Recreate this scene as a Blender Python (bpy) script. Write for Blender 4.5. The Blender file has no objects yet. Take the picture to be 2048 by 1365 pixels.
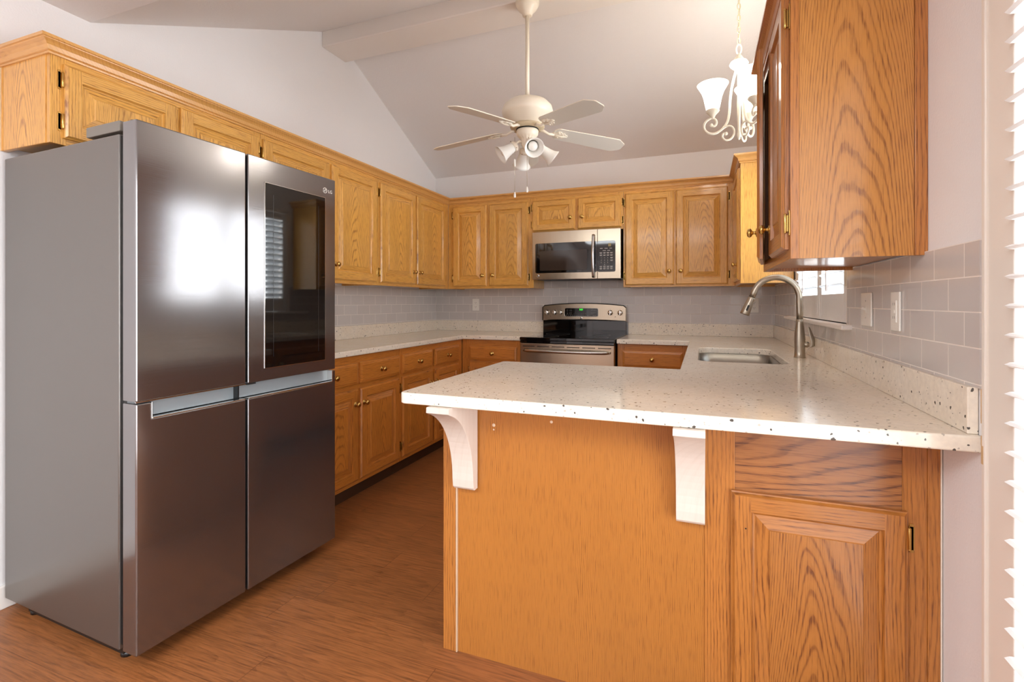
import bpy, bmesh, math, random
from mathutils import Matrix, Vector
random.seed(7)
R = math.radians
PI = math.pi
C = bpy.context.scene.collection
sc = bpy.context.scene

# ------------------------------------------------------------------ camera, world, lights, exposure
cam_d = bpy.data.cameras.new('camera')
cam_d.sensor_width = 36.0
cam_d.lens = 36.0 * 990.12 / 2048.0
cam_d.shift_y = (604.82 - 682.5) / 2048.0
cam_d.clip_start = 0.02
cam = bpy.data.objects.new('camera', cam_d)
C.objects.link(cam)
cam.location = (2.5547, -4.4602, 1.1975)
cam.rotation_euler = (R(90), 0, 0.3672)
sc.camera = cam

w = bpy.data.worlds.new('sky')
sc.world = w
w.use_nodes = True
bg = w.node_tree.nodes['Background']
bg.inputs[0].default_value = (0.93, 0.97, 1.0, 1)
bg.inputs[1].default_value = 3.0

def area(name, loc, rot, sx, sy, power, col=(1, 1, 1)):
    d = bpy.data.lights.new(name, 'AREA')
    d.shape = 'RECTANGLE'; d.size = sx; d.size_y = sy; d.energy = power; d.color = col
    o = bpy.data.objects.new(name, d); C.objects.link(o)
    o.location = loc; o.rotation_euler = rot
    return o
# added overhead fill behind the camera, then daylight entering: the shuttered patio door on the right, the window over the sink
area('fill_rear', (1.6, -5.9, 2.42), (0, 0, 0), 2.2, 1.6, 80, (0.90, 0.96, 1.0))
area('daylight_patio', (3.5, -4.25, 1.15), (0, R(90), 0), 2.2, 1.9, 54, (0.88, 0.95, 1.0))
area('daylight_sink', (3.42, -1.52, 1.62), (0, R(90), 0), 1.0, 1.2, 36, (0.92, 0.97, 1.0))
sc.view_settings.view_transform = 'Standard'
sc.view_settings.look = 'None'
sc.view_settings.gamma = 1.0
sc.view_settings.exposure = 0.5
sc.view_settings.use_curve_mapping = False
sc.cycles.max_bounces = 10
sc.cycles.diffuse_bounces = 6
sc.cycles.glossy_bounces = 5
sc.cycles.sample_clamp_indirect = 6.0
sc.cycles.use_denoising = True

# ------------------------------------------------------------------ key dimensions
W = 3.1057
ZC, ZG, ZS = 0.9144, 0.8795, 1.0155
ZB, ZT = 1.3223, 2.168
UP = 0.317
RIDGE_Y, RIDGE_Z, EAVE_Z, FLAT_Y, FLAT_Z = -1.50, 3.205, 2.467, -3.07, 2.449

# ------------------------------------------------------------------ materials
def newmat(name):
    m = bpy.data.materials.new(name); m.use_nodes = True
    nt = m.node_tree
    return m, nt, nt.nodes['Principled BSDF']
def lin(c):
    return tuple((v / 255 / 12.92) if v / 255 <= 0.04045 else ((v / 255 + 0.055) / 1.055) ** 2.4 for v in c) + (1,)
def plain(name, col, rough=0.5, metal=0.0, emit=None, estr=0, coat=0, spec=None, trans=0):
    m, nt, b = newmat(name)
    b.inputs['Base Color'].default_value = lin(col)
    b.inputs['Roughness'].default_value = rough
    b.inputs['Metallic'].default_value = metal
    if coat: b.inputs['Coat Weight'].default_value = coat
    if spec is not None: b.inputs['Specular IOR Level'].default_value = spec
    if trans: b.inputs['Transmission Weight'].default_value = trans
    if emit:
        b.inputs['Emission Color'].default_value = lin(emit)
        b.inputs['Emission Strength'].default_value = estr
    return m
class NT:
    def __init__(s, nt): s.nt = nt
    def n(s, t, **k):
        x = s.nt.nodes.new(t)
        for a, v in k.items(): setattr(x, a, v)
        return x
    def l(s, a, b): s.nt.links.new(a, b)
    def m(s, op, a, b=None, c=None):
        x = s.n('ShaderNodeMath', operation=op)
        for i, v in enumerate((a, b, c)):
            if v is None: continue
            if isinstance(v, (int, float)): x.inputs[i].default_value = v
            else: s.l(v, x.inputs[i])
        return x.outputs[0]
    def comb(s, x, y, z):
        c = s.n('ShaderNodeCombineXYZ')
        for i, v in enumerate((x, y, z)):
            if isinstance(v, (int, float)): c.inputs[i].default_value = v
            else: s.l(v, c.inputs[i])
        return c.outputs[0]
    def noise(s, vec, scale, detail=2, rough=0.5):
        x = s.n('ShaderNodeTexNoise')
        x.inputs['Scale'].default_value = scale; x.inputs['Detail'].default_value = detail
        x.inputs['Roughness'].default_value = rough
        s.l(vec, x.inputs['Vector'])
        return x.outputs['Fac']
    def ramp(s, fac, pts):
        x = s.n('ShaderNodeValToRGB')
        e = x.color_ramp.elements
        while len(e) < len(pts): e.new(0.5)
        for i, (p, c) in enumerate(pts):
            e[i].position = p; e[i].color = c if len(c) == 4 else tuple(c) + (1,)
        s.l(fac, x.inputs[0])
        return x.outputs[0]
    def mix(s, fac, a, b, mode='MIX'):
        x = s.n('ShaderNodeMix', data_type='RGBA', blend_type=mode)
        for i, v in ((0, fac), (6, a), (7, b)):
            if isinstance(v, (int, float)): x.inputs[i].default_value = v
            elif isinstance(v, tuple): x.inputs[i].default_value = v
            else: s.l(v, x.inputs[i])
        return x.outputs[2]

def oak(name, base, dark, horiz=False, cath=False, strips=False, rough=0.33, contrast=1.0, freq=95, seed=0.0, amp=0.6, wamp=0.13):
    m, nt, b = newmat(name)
    g = NT(nt)
    tc = g.n('ShaderNodeTexCoord'); sep = g.n('ShaderNodeSeparateXYZ'); g.l(tc.outputs['Object'], sep.inputs[0])
    x, y, z = sep.outputs
    rnd = g.n('ShaderNodeObjectInfo').outputs['Random']
    off = g.m('MULTIPLY_ADD', rnd, 37.0, seed)
    if horiz: ac, al = g.m('ADD', z, y), x
    else: ac, al = g.m('ADD', x, y), z
    if strips:
        cellf = g.m('MULTIPLY_ADD', ac, 1 / 0.078, g.m('MULTIPLY', rnd, 9.0))
        cell = g.m('FLOOR', cellf)
        wn = g.n('ShaderNodeTexWhiteNoise', noise_dimensions='2D')
        g.l(g.comb(cell, off, 0), wn.inputs['Vector'])
        tone = wn.outputs['Value']
        off = g.m('MULTIPLY_ADD', cell, 3.7, off)
    else:
        tone = 0.5
    warp = g.noise(g.comb(ac, g.m('MULTIPLY', al, 0.16), off), 5.0, 2, 0.45)
    wob = g.noise(g.comb(g.m('MULTIPLY', ac, 1.0), g.m('MULTIPLY', al, 0.5), off), 42.0, 2, 0.5)
    if cath:
        c0 = g.m('MULTIPLY_ADD', g.m('SUBTRACT', rnd, 0.5), 0.06, 0.0)
        d = g.m('SUBTRACT', ac, c0)
        f = g.m('MULTIPLY_ADD', g.m('MULTIPLY', d, d), 7.0, g.m('MULTIPLY', al, 0.14))
        f = g.m('MULTIPLY_ADD', warp, wamp, f)
        f = g.m('MULTIPLY_ADD', wob, 0.005, f)
        s = g.m('MULTIPLY', f, freq)
    else:
        f = g.m('MULTIPLY_ADD', warp, 0.10, ac)
        f = g.m('MULTIPLY_ADD', wob, 0.005, f)
        s = g.m('MULTIPLY', f, freq * 1.15)
    saw = g.m('FRACT', s)
    ring = g.ramp(saw, [(0.0, (0.9,) * 3), (0.08, (0.2,) * 3), (0.40, (0.0,) * 3), (0.72, (0.16,) * 3), (0.88, (1.0,) * 3), (1.0, (0.9,) * 3)])
    rv = g.n('ShaderNodeSeparateColor'); g.l(ring, rv.inputs[0]); ring = rv.outputs[0]
    am = g.noise(g.comb(ac, g.m('MULTIPLY', al, 0.3), g.m('ADD', off, 5.0)), 6.0, 1)
    pores = g.noise(g.comb(g.m('MULTIPLY', ac, 1.0), g.m('MULTIPLY', al, 0.035), off), 420.0, 2, 0.6)
    pr = g.n('ShaderNodeMapRange'); g.l(pores, pr.inputs[0])
    pr.inputs[1].default_value = 0.5; pr.inputs[2].default_value = 0.72; pr.inputs[3].default_value = 0; pr.inputs[4].default_value = 1
    ring = g.m('MULTIPLY', ring, g.m('MULTIPLY', g.m('MULTIPLY_ADD', am, 1.2, amp - 0.45), g.m('MULTIPLY_ADD', pr.outputs[0], 0.9, 0.62)))
    dk = g.m('ADD', g.m('MULTIPLY', ring, 0.72 * contrast), g.m('MULTIPLY', pr.outputs[0], 0.42 * contrast))
    dkn = g.n('ShaderNodeClamp'); g.l(dk, dkn.inputs[0])
    col = g.mix(dkn.outputs[0], lin(base), lin(dark))
    big = g.noise(g.comb(ac, g.m('MULTIPLY', al, 0.35), off), 2.2, 2)
    tv = g.m('ADD', g.m('MULTIPLY_ADD', big, 0.22, 0.89 - 0.0), g.m('MULTIPLY_ADD', g.m('ADD', rnd, tone), 0.11, -0.11))
    hs = g.n('ShaderNodeHueSaturation'); g.l(col, hs.inputs['Color']); g.l(tv, hs.inputs['Value'])
    g.l(hs.outputs[0], b.inputs['Base Color'])
    b.inputs['Roughness'].default_value = rough
    b.inputs['Coat Weight'].default_value = 0.45
    b.inputs['Coat Roughness'].default_value = 0.12
    bp = g.n('ShaderNodeBump'); bp.inputs['Strength'].default_value = 0.12; bp.inputs['Distance'].default_value = 0.001
    bp.invert = True
    g.l(dk, bp.inputs['Height']); g.l(bp.outputs[0], b.inputs['Normal'])
    return m

# three finishes: yellower uppers, browner bases, orange peninsula and near side cabinet
def oakset(tag, base, dark, **k):
    return dict(v=oak(tag + '_upright_grain', base, dark, **k), h=oak(tag + '_level_grain', base, dark, horiz=True, **k),
                p=oak(tag + '_panel_grain', base, dark, cath=True, strips=True, **k), e=oak(tag + '_figured_grain', base, dark, cath=True, seed=3.0, **k))
OU = oakset('honey_oak', (230, 172, 84), (150, 92, 28), contrast=1.2)
OB = oakset('amber_oak', (204, 128, 52), (130, 68, 22), contrast=1.1)
OP = oakset('russet_oak', (184, 118, 52), (112, 60, 22), contrast=1.1)
OAK_SIDE = oak('side_panel_oak', (200, 137, 62), (140, 84, 28), cath=True, freq=88, wamp=0.15, seed=11.0, contrast=1.15, amp=0.85)
OAK_BACKPANEL = oak('veneer_oak', (176, 113, 46), (118, 66, 22), freq=170, seed=2.0, contrast=0.8, rough=0.38)
OAK_FIG = oak('flat_sawn_level_oak', (164, 106, 56), (88, 46, 24), horiz=True, cath=True, freq=42, wamp=0.3, seed=6.0, contrast=1.15, amp=0.9)
OAK_BOLD = oak('bold_cathedral_oak', (176, 114, 52), (108, 58, 24), cath=True, freq=84, wamp=0.30, seed=9.0, contrast=1.1, amp=0.85)
DARK_IN = plain('cabinet_shadow_interior', (96, 66, 38), 0.7)
MAPLE = oak('raw_maple', (220, 208, 197), (200, 184, 170), freq=30, seed=1.0, contrast=0.35, rough=0.55)

def paint(name, col, bump=0.25, scale=140, rough=0.6):
    m, nt, b = newmat(name); g = NT(nt)
    tc = g.n('ShaderNodeTexCoord')
    b.inputs['Base Color'].default_value = lin(col); b.inputs['Roughness'].default_value = rough
    nz = g.noise(tc.outputs['Object'], scale, 3, 0.6)
    bp = g.n('ShaderNodeBump'); bp.inputs['Strength'].default_value = bump; bp.inputs['Distance'].default_value = 0.003
    g.l(nz, bp.inputs['Height']); g.l(bp.outputs[0], b.inputs['Normal'])
    return m
WALL = paint('wall_paint', (238, 236, 236))
CEIL = paint('ceiling_texture_paint', (232, 229, 228), 0.4, 90, 0.7)
TRIM = plain('white_trim_paint', (236, 230, 224), 0.35)
CREAM_TRIM = plain('cream_casing_paint', (238, 230, 220), 0.35)
SHUT = plain('shutter_white', (240, 240, 240), 0.4)
LOUV = plain('louvre_white', (238, 240, 242), 0.45)
def _tr():
    nt = LOUV.node_tree; g = NT(nt); p = nt.nodes['Principled BSDF']; out = nt.nodes['Material Output']
    t_ = g.n('ShaderNodeBsdfTranslucent'); t_.inputs[0].default_value = (0.85, 0.88, 0.9, 1)
    m_ = g.n('ShaderNodeMixShader'); m_.inputs[0].default_value = 0.35
    g.l(p.outputs[0], m_.inputs[1]); g.l(t_.outputs[0], m_.inputs[2]); g.l(m_.outputs[0], out.inputs[0])
_tr()

def floor_mat():
    m, nt, b = newmat('wood_plank_vinyl'); g = NT(nt)
    tc = g.n('ShaderNodeTexCoord'); sep = g.n('ShaderNodeSeparateXYZ'); g.l(tc.outputs['Object'], sep.inputs[0])
    x, y, z = sep.outputs
    row = g.m('FLOOR', g.m('MULTIPLY', y, 1 / 0.152))
    wn0 = g.n('ShaderNodeTexWhiteNoise', noise_dimensions='1D'); g.l(row, wn0.inputs['W'])
    xs = g.m('MULTIPLY_ADD', wn0.outputs['Value'], 1.2, x)
    colm = g.m('FLOOR', g.m('MULTIPLY', xs, 1 / 1.22))
    wn = g.n('ShaderNodeTexWhiteNoise', noise_dimensions='2D'); g.l(g.comb(row, colm, 0), wn.inputs['Vector'])
    t = wn.outputs['Value']
    off = g.m('MULTIPLY', t, 30.0)
    warp = g.noise(g.comb(g.m('MULTIPLY', x, 0.12), y, off), 8.0, 3)
    yc = g.m('SUBTRACT', g.m('FRACT', g.m('MULTIPLY', y, 1 / 0.152)), 0.5)
    f = g.m('ADD', g.m('MULTIPLY', g.m('MULTIPLY', yc, yc), g.m('MULTIPLY_ADD', t, 0.4, 0.05)), g.m('MULTIPLY', x, 0.10))
    f = g.m('MULTIPLY_ADD', warp, 0.22, f)
    ring = g.m('POWER', g.m('FRACT', g.m('MULTIPLY', f, 38.0)), 3.0)
    st = g.noise(g.comb(g.m('MULTIPLY', x, 0.05), y, off), 160.0, 3, 0.65)
    sr = g.n('ShaderNodeMapRange'); g.l(st, sr.inputs[0]); sr.inputs[1].default_value = 0.4; sr.inputs[2].default_value = 0.75
    blot = g.noise(g.comb(g.m('MULTIPLY', x, 0.5), y, off), 5.0, 3)
    dk = g.m('ADD', g.m('MULTIPLY', ring, g.m('MULTIPLY', blot, 0.42)), g.m('MULTIPLY', sr.outputs[0], 0.7))
    cl = g.n('ShaderNodeClamp'); g.l(dk, cl.inputs[0])
    col = g.mix(cl.outputs[0], lin((160, 100, 56)), lin((88, 50, 25)))
    hs = g.n('ShaderNodeHueSaturation'); g.l(col, hs.inputs['Color'])
    g.l(g.m('ADD', g.m('MULTIPLY_ADD', t, 0.16, 0.80), g.m('MULTIPLY', blot, 0.25)), hs.inputs['Value'])
    # seams
    e1 = g.m('ABSOLUTE', yc); s1 = g.m('GREATER_THAN', e1, 0.492)
    xc = g.m('ABSOLUTE', g.m('SUBTRACT', g.m('FRACT', g.m('MULTIPLY', xs, 1 / 1.22)), 0.5)); s2 = g.m('GREATER_THAN', xc, 0.4988)
    seam = g.m('MAXIMUM', s1, s2)
    c2 = g.mix(g.m('MULTIPLY', seam, 0.45), hs.outputs[0], lin((70, 38, 20)))
    g.l(c2, b.inputs['Base Color'])
    b.inputs['Roughness'].default_value = 0.36
    bp = g.n('ShaderNodeBump'); bp.inputs['Strength'].default_value = 0.15; bp.inputs['Distance'].default_value = 0.001; bp.invert = True
    g.l(g.m('ADD', dk, seam), bp.inputs['Height']); g.l(bp.outputs[0], b.inputs['Normal'])
    return m
FLOOR = floor_mat()

def granite():
    m, nt, b = newmat('white_speckled_granite'); g = NT(nt)
    tc = g.n('ShaderNodeTexCoord'); P = tc.outputs['Object']
    n1 = g.noise(P, 9.0, 4, 0.6); n2 = g.noise(P, 60.0, 3, 0.6)
    col = g.mix(n1, lin((236, 220, 196)), lin((247, 240, 228)))
    mr = g.n('ShaderNodeMapRange'); g.l(n2, mr.inputs[0]); mr.inputs[1].default_value = 0.35; mr.inputs[2].default_value = 0.7
    col = g.mix(g.m('MULTIPLY', mr.outputs[0], 0.35), col, lin((206, 196, 184)))
    def specks(scale, thr, prob, colr, colin, amt, seedv):
        mp = g.n('ShaderNodeMapping'); mp.inputs['Location'].default_value = seedv; mp.inputs['Rotation'].default_value = (0.3, 0.2, 0.5)
        g.l(P, mp.inputs['Vector'])
        nz = g.n('ShaderNodeTexNoise'); nz.inputs['Scale'].default_value = scale * 1.4; g.l(mp.outputs[0], nz.inputs['Vector'])
        ad = g.n('ShaderNodeMixRGB'); ad.blend_type = 'ADD'; ad.inputs[0].default_value = 0.6 / scale
        g.l(mp.outputs[0], ad.inputs[1]); g.l(nz.outputs['Color'], ad.inputs[2])
        v = g.n('ShaderNodeTexVoronoi'); v.inputs['Scale'].default_value = scale; g.l(ad.outputs[0], v.inputs['Vector'])
        sp = g.n('ShaderNodeSeparateColor'); g.l(v.outputs['Color'], sp.inputs[0])
        size = g.m('MULTIPLY', sp.outputs[1], thr)
        a = g.m('MULTIPLY', g.m('LESS_THAN', v.outputs['Distance'], size), g.m('LESS_THAN', sp.outputs[0], prob))
        return g.mix(g.m('MULTIPLY', a, amt), colin, lin(colr))
    col = specks(85, 0.36, 0.19, (38, 34, 34), col, 0.92, (0, 0, 0))
    col = specks(52, 0.22, 0.13, (46, 40, 38), col, 0.9, (3.1, 1.7, 0.4))
    col = specks(130, 0.4, 0.16, (150, 136, 124), col, 0.6, (7, 2, 5))
    g.l(col, b.inputs['Base Color'])
    b.inputs['Roughness'].default_value = 0.12
    return m
GRAN = granite()

def tile(name, u, uo, zo):
    m, nt, b = newmat(name); g = NT(nt)
    tc = g.n('ShaderNodeTexCoord'); sep = g.n('ShaderNodeSeparateXYZ'); g.l(tc.outputs['Object'], sep.inputs[0])
    uu = g.m('ADD', sep.outputs[u], uo); zz = g.m('ADD', sep.outputs[2], zo)
    br = g.n('ShaderNodeTexBrick'); g.l(g.comb(uu, zz, 0), br.inputs['Vector'])
    br.offset = 0.5; br.inputs['Scale'].default_value = 1.0
    br.inputs['Brick Width'].default_value = 0.1532; br.inputs['Row Height'].default_value = 0.0766
    br.inputs['Mortar Size'].default_value = 0.0017; br.inputs['Mortar Smooth'].default_value = 0.3
    br.inputs['Color1'].default_value = lin((208, 202, 198)); br.inputs['Color2'].default_value = lin((204, 197, 193)); br.inputs['Mortar'].default_value = lin((238, 230, 222))
    g.l(br.outputs['Color'], b.inputs['Base Color'])
    rg = g.m('MULTIPLY_ADD', br.outputs['Fac'], 0.6, 0.10); g.l(rg, b.inputs['Roughness'])
    nz = g.noise(tc.outputs['Object'], 14.0, 2)
    h = g.m('ADD', g.m('MULTIPLY', br.outputs['Fac'], -1.0), g.m('MULTIPLY', nz, 0.35))
    bp = g.n('ShaderNodeBump'); bp.inputs['Strength'].default_value = 0.5; bp.inputs['Distance'].default_value = 0.0015
    g.l(h, bp.inputs['Height']); g.l(bp.outputs[0], b.inputs['Normal'])
    return m

def steel(name, col=(186, 182, 176), rough=0.24, axis=0, aniso=0.0):
    m, nt, b = newmat(name); g = NT(nt)
    tc = g.n('ShaderNodeTexCoord'); mp = g.n('ShaderNodeMapping')
    s = [300, 300, 300]; s[axis] = 3; mp.inputs['Scale'].default_value = s
    g.l(tc.outputs['Object'], mp.inputs['Vector'])
    nz = g.noise(mp.outputs[0], 1.0, 3, 0.6)
    b.inputs['Metallic'].default_value = 1.0
    b.inputs['Base Color'].default_value = lin(col)
    g.l(g.m('MULTIPLY_ADD', nz, 0.10, rough - 0.05), b.inputs['Roughness'])
    bp = g.n('ShaderNodeBump'); bp.inputs['Strength'].default_value = 0.06; bp.inputs['Distance'].default_value = 0.0006
    g.l(nz, bp.inputs['Height']); g.l(bp.outputs[0], b.inputs['Normal'])
    return m
def greyer(m): m.node_tree.nodes['Principled BSDF'].inputs['Metallic'].default_value = 0.93; return m
STEEL = steel('brushed_stainless', (186, 172, 152), rough=0.22)  # tan tint puts the warm reflection of the wood into the base colour
STEEL_D = greyer(steel('door_stainless', (146, 143, 144), 0.15))
STEEL_S = plain('grey_metallic_side', (122, 117, 113), 0.30, 0.75)
NICKEL = steel('brushed_nickel', (176, 166, 150), 0.32, 2)
CHROME = plain('polished_edge', (225, 222, 218), 0.12, 1.0)
GREYBAND = plain('grey_recess_enamel', (150, 158, 162), 0.35, 0.3)
BLACKG = plain('black_glass', (9, 9, 10), 0.04, 0.0, coat=0.5)
BLACKP = plain('black_plastic', (20, 20, 21), 0.35)
SMOKE = plain('smoked_window', (58, 48, 42), 0.08)
BRASS = plain('polished_brass', (206, 168, 98), 0.18, 1.0)
BRASS_D = plain('aged_brass', (132, 104, 62), 0.35, 1.0)
WHITEP = plain('white_plastic', (240, 236, 228), 0.3)
ALMOND = plain('antique_white_enamel', (240, 230, 212), 0.32)
BLADE = plain('off_white_blade', (226, 222, 212), 0.4)
PATINA = plain('tan_patina', (206, 188, 156), 0.5)
INK = plain('pale_print', (205, 200, 195), 0.5)
LCD = plain('amber_lcd', (150, 132, 80), 0.3)
GREENLED = plain('green_digits', (60, 255, 70), 0.5, emit=(40, 255, 50), estr=2.0)
DARKSLOT = plain('dark_slot', (14, 13, 13), 0.6)
FROST = plain('frosted_glass', (244, 242, 236), 0.45, spec=0.4)
FROST.node_tree.nodes['Principled BSDF'].inputs['Subsurface Weight'].default_value = 0.3
FROST.node_tree.nodes['Principled BSDF'].inputs['Subsurface Radius'].default_value = (0.02, 0.02, 0.02)
BULB = plain('white_bulb', (250, 248, 242), 0.25)
LITGLASS = plain('lit_glass_shade', (255, 252, 245), 0.4, emit=(255, 250, 240), estr=3.2)
def glass():
    m, nt, b = newmat('window_glass')
    b.inputs['Base Color'].default_value = (1, 1, 1, 1); b.inputs['Roughness'].default_value = 0.0
    b.inputs['Alpha'].default_value = 0.08
    return m
GLASS = glass()

# ------------------------------------------------------------------ mesh builder
class MB:
    def __init__(s): s.v = []; s.f = []; s.mi = []; s.sm = []; s.X = Matrix.Identity(4)
    def add(s, vs, fs, mi=0, sm=False):
        o = len(s.v)
        s.v += [tuple(s.X @ Vector(p)) for p in vs]
        for f in fs:
            s.f.append([o + i for i in f]); s.mi.append(mi); s.sm.append(sm)
        return s
    def box(s, x0, x1, y0, y1, z0, z1, mi=0):
        v = [(x, y, z) for x in (x0, x1) for y in (y0, y1) for z in (z0, z1)]
        return s.add(v, [(0, 1, 3, 2), (4, 6, 7, 5), (0, 4, 5, 1), (2, 3, 7, 6), (0, 2, 6, 4), (1, 5, 7, 3)], mi)
    def lathe(s, prof, n=24, mi=0, sm=True, rib=None):
        vs = []; fs = []
        for k, (r, z) in enumerate(prof):
            for i in range(n):
                a = 2 * PI * i / n; rr = r
                if rib and rib[0] <= k <= rib[1]: rr = r * (1 + rib[3] * math.cos(a * rib[2]))
                vs.append((rr * math.cos(a), rr * math.sin(a), z))
        for k in range(len(prof) - 1):
            for i in range(n):
                j = (i + 1) % n
                fs.append((k * n + i, k * n + j, (k + 1) * n + j, (k + 1) * n + i))
        if prof[0][0] > 1e-5: fs.append(tuple(range(n))[::-1])
        if prof[-1][0] > 1e-5: fs.append(tuple((len(prof) - 1) * n + i for i in range(n)))
        return s.add(vs, fs, mi, sm)
    def tube(s, pts, rad, n=10, mi=0, closed=False):
        P = [Vector(p) for p in pts]; N = len(P)
        rs = rad if isinstance(rad, (list, tuple)) else [rad] * N
        vs = []; up = None
        for i, p in enumerate(P):
            if closed: t = P[(i + 1) % N] - P[i - 1]
            else: t = P[min(i + 1, N - 1)] - P[max(i - 1, 0)]
            t.normalize()
            if up is None:
                up = Vector((0, 0, 1)) if abs(t.z) < 0.9 else Vector((1, 0, 0))
            a = (up - t * up.dot(t)).normalized(); up = a; b2 = t.cross(a)
            for k in range(n):
                an = 2 * PI * k / n
                vs.append(tuple(p + (a * math.cos(an) + b2 * math.sin(an)) * rs[i]))
        fs = []
        for i in range(N if closed else N - 1):
            i2 = (i + 1) % N
            for k in range(n):
                k2 = (k + 1) % n
                fs.append((i * n + k, i * n + k2, i2 * n + k2, i2 * n + k))
        if not closed:
            fs.append(tuple(range(n))[::-1]); fs.append(tuple((N - 1) * n + k for k in range(n)))
        return s.add(vs, fs, mi, True)
    def sphere(s, c, r, mi=0, n=14, sz=1.0):
        old = s.X; s.X = old @ Matrix.Translation(c)
        s.lathe([(max(1e-6, r * math.sin(PI * k / 8)), -r * sz * math.cos(PI * k / 8)) for k in range(9)], n, mi)
        s.X = old; return s
    def prism(s, poly, a0, a1, axis='z', mi=0, sm=False):
        n = len(poly); vs = []
        for t in (a0, a1):
            for p, q in poly:
                vs.append({'z': (p, q, t), 'y': (p, t, q), 'x': (t, p, q)}[axis])
        fs = [tuple(range(n)), tuple(range(n, 2 * n))[::-1]]
        fs += [(i, (i + 1) % n, n + (i + 1) % n, n + i) for i in range(n)]
        return s.add(vs, fs, mi, sm)
    def build(s, name, mats, parent=None, loc=(0, 0, 0), rot=(0, 0, 0), bevel=0, seg=2):
        me = bpy.data.meshes.new(name)
        me.from_pydata(s.v, [], s.f)
        for m in (mats if isinstance(mats, (list, tuple)) else [mats]): me.materials.append(m)
        for p, mi, sm in zip(me.polygons, s.mi, s.sm): p.material_index = mi; p.use_smooth = sm
        bm = bmesh.new(); bm.from_mesh(me)
        bmesh.ops.recalc_face_normals(bm, faces=bm.faces)
        bm.to_mesh(me); bm.free()
        o = bpy.data.objects.new(name, me); C.objects.link(o)
        o.location = loc; o.rotation_euler = rot
        if parent: o.parent = parent
        if bevel:
            md = o.modifiers.new('bevel', 'BEVEL'); md.width = bevel; md.segments = seg; md.limit_method = 'ANGLE'; md.angle_limit = R(35)
            md.harden_normals = False
        return o
def tag(o, label=None, cat=None, group=None, kind=None):
    if label: o['label'] = label
    if cat: o['category'] = cat
    if group: o['group'] = group
    if kind: o['kind'] = kind
    return o
def thing(name, label, cat, loc=(0, 0, 0), rz=0, group=None):
    o = bpy.data.objects.new(name, None); C.objects.link(o)
    o.location = loc; o.rotation_euler = (0, 0, rz); o.empty_display_size = 0.05
    return tag(o, label, cat, group)
def box(*a): return MB().box(*a)
def text(name, body, size, mat, parent, loc, rot, depth=0.0004, align='CENTER'):
    cu = bpy.data.curves.new(name, 'FONT'); cu.body = body; cu.size = size; cu.extrude = depth
    cu.align_x = align; cu.align_y = 'CENTER'; cu.resolution_u = 2
    t = bpy.data.objects.new(name, cu); C.objects.link(t)
    dg = bpy.context.evaluated_depsgraph_get()
    me = bpy.data.meshes.new_from_object(t.evaluated_get(dg))
    bpy.data.objects.remove(t); bpy.data.curves.remove(cu)
    me.materials.clear(); me.materials.append(mat)
    o = bpy.data.objects.new(name, me); C.objects.link(o)
    o.parent = parent; o.location = loc; o.rotation_euler = rot
    return o

# ------------------------------------------------------------------ room shell
def struct(name, mb, mat, bevel=0):
    o = mb.build(name, mat, bevel=bevel); o['kind'] = 'structure'; return o
REAR = -8.0
XR = 5.6   # the room widens behind the camera
struct('floor', box(-0.12, XR, REAR - 0.12, 0.12, -0.06, 0.0), FLOOR)
struct('wall_back', box(-0.12, W + 0.14, 0.0, 0.12, 0.0, EAVE_Z + 0.05), WALL)
lw = [(0.0, 0.0), (0.0, EAVE_Z + 0.03), (RIDGE_Y, RIDGE_Z + 0.03), (FLAT_Y, FLAT_Z + 0.03), (REAR, FLAT_Z + 0.03), (REAR, 0.0)]
struct('wall_left', MB().prism(lw, -0.12, 0.0, 'x'), WALL)
# right wall with the sink window and the patio door
SW0, SW1, SZ0, SZ1 = -2.115, -0.92, 1.108, 2.08
PD0, PD1, PZ1 = -5.25, -3.24, 2.12
mb = MB()
mb.box(W, W + 0.14, SW1, 0.0, 0.0, 2.45)
mb.box(W, W + 0.14, SW0, SW1, 0.0, SZ0); mb.box(W, W + 0.14, SW0, SW1, SZ1, 2.45)
mb.box(W, W + 0.14, PD1, SW0, 0.0, 2.45)
mb.box(W, W + 0.14, PD0, PD1, PZ1, 2.45)
mb.box(W, W + 0.14, REAR, PD0, 0.0, 2.45)
mb.prism([(0.0, 2.45), (0.0, EAVE_Z + 0.03), (RIDGE_Y, RIDGE_Z + 0.03), (FLAT_Y, FLAT_Z + 0.03), (REAR, FLAT_Z + 0.03), (REAR, 2.45)], W, W + 0.14, 'x')
struct('wall_right', mb, WALL)
mb = MB()
mb.box(-0.12, W + .14, REAR - 0.12, REAR, 0, 2.48)
struct('wall_rear', mb, WALL)
sl = [(0.02, EAVE_Z - 0.01), (RIDGE_Y, RIDGE_Z), (FLAT_Y, FLAT_Z), (REAR, FLAT_Z), (REAR, FLAT_Z + 0.1), (FLAT_Y - 0.03, FLAT_Z + 0.1), (RIDGE_Y, RIDGE_Z + 0.11), (0.02, EAVE_Z + 0.09)]
struct('ceiling', MB().prism(sl, 0.0, W, 'x'), CEIL)
# boxed ridge beam
struct('trim_1', MB().box(0.0, W, -1.627, -1.375, 3.036, 3.215), TRIM, 0.006)
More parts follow.
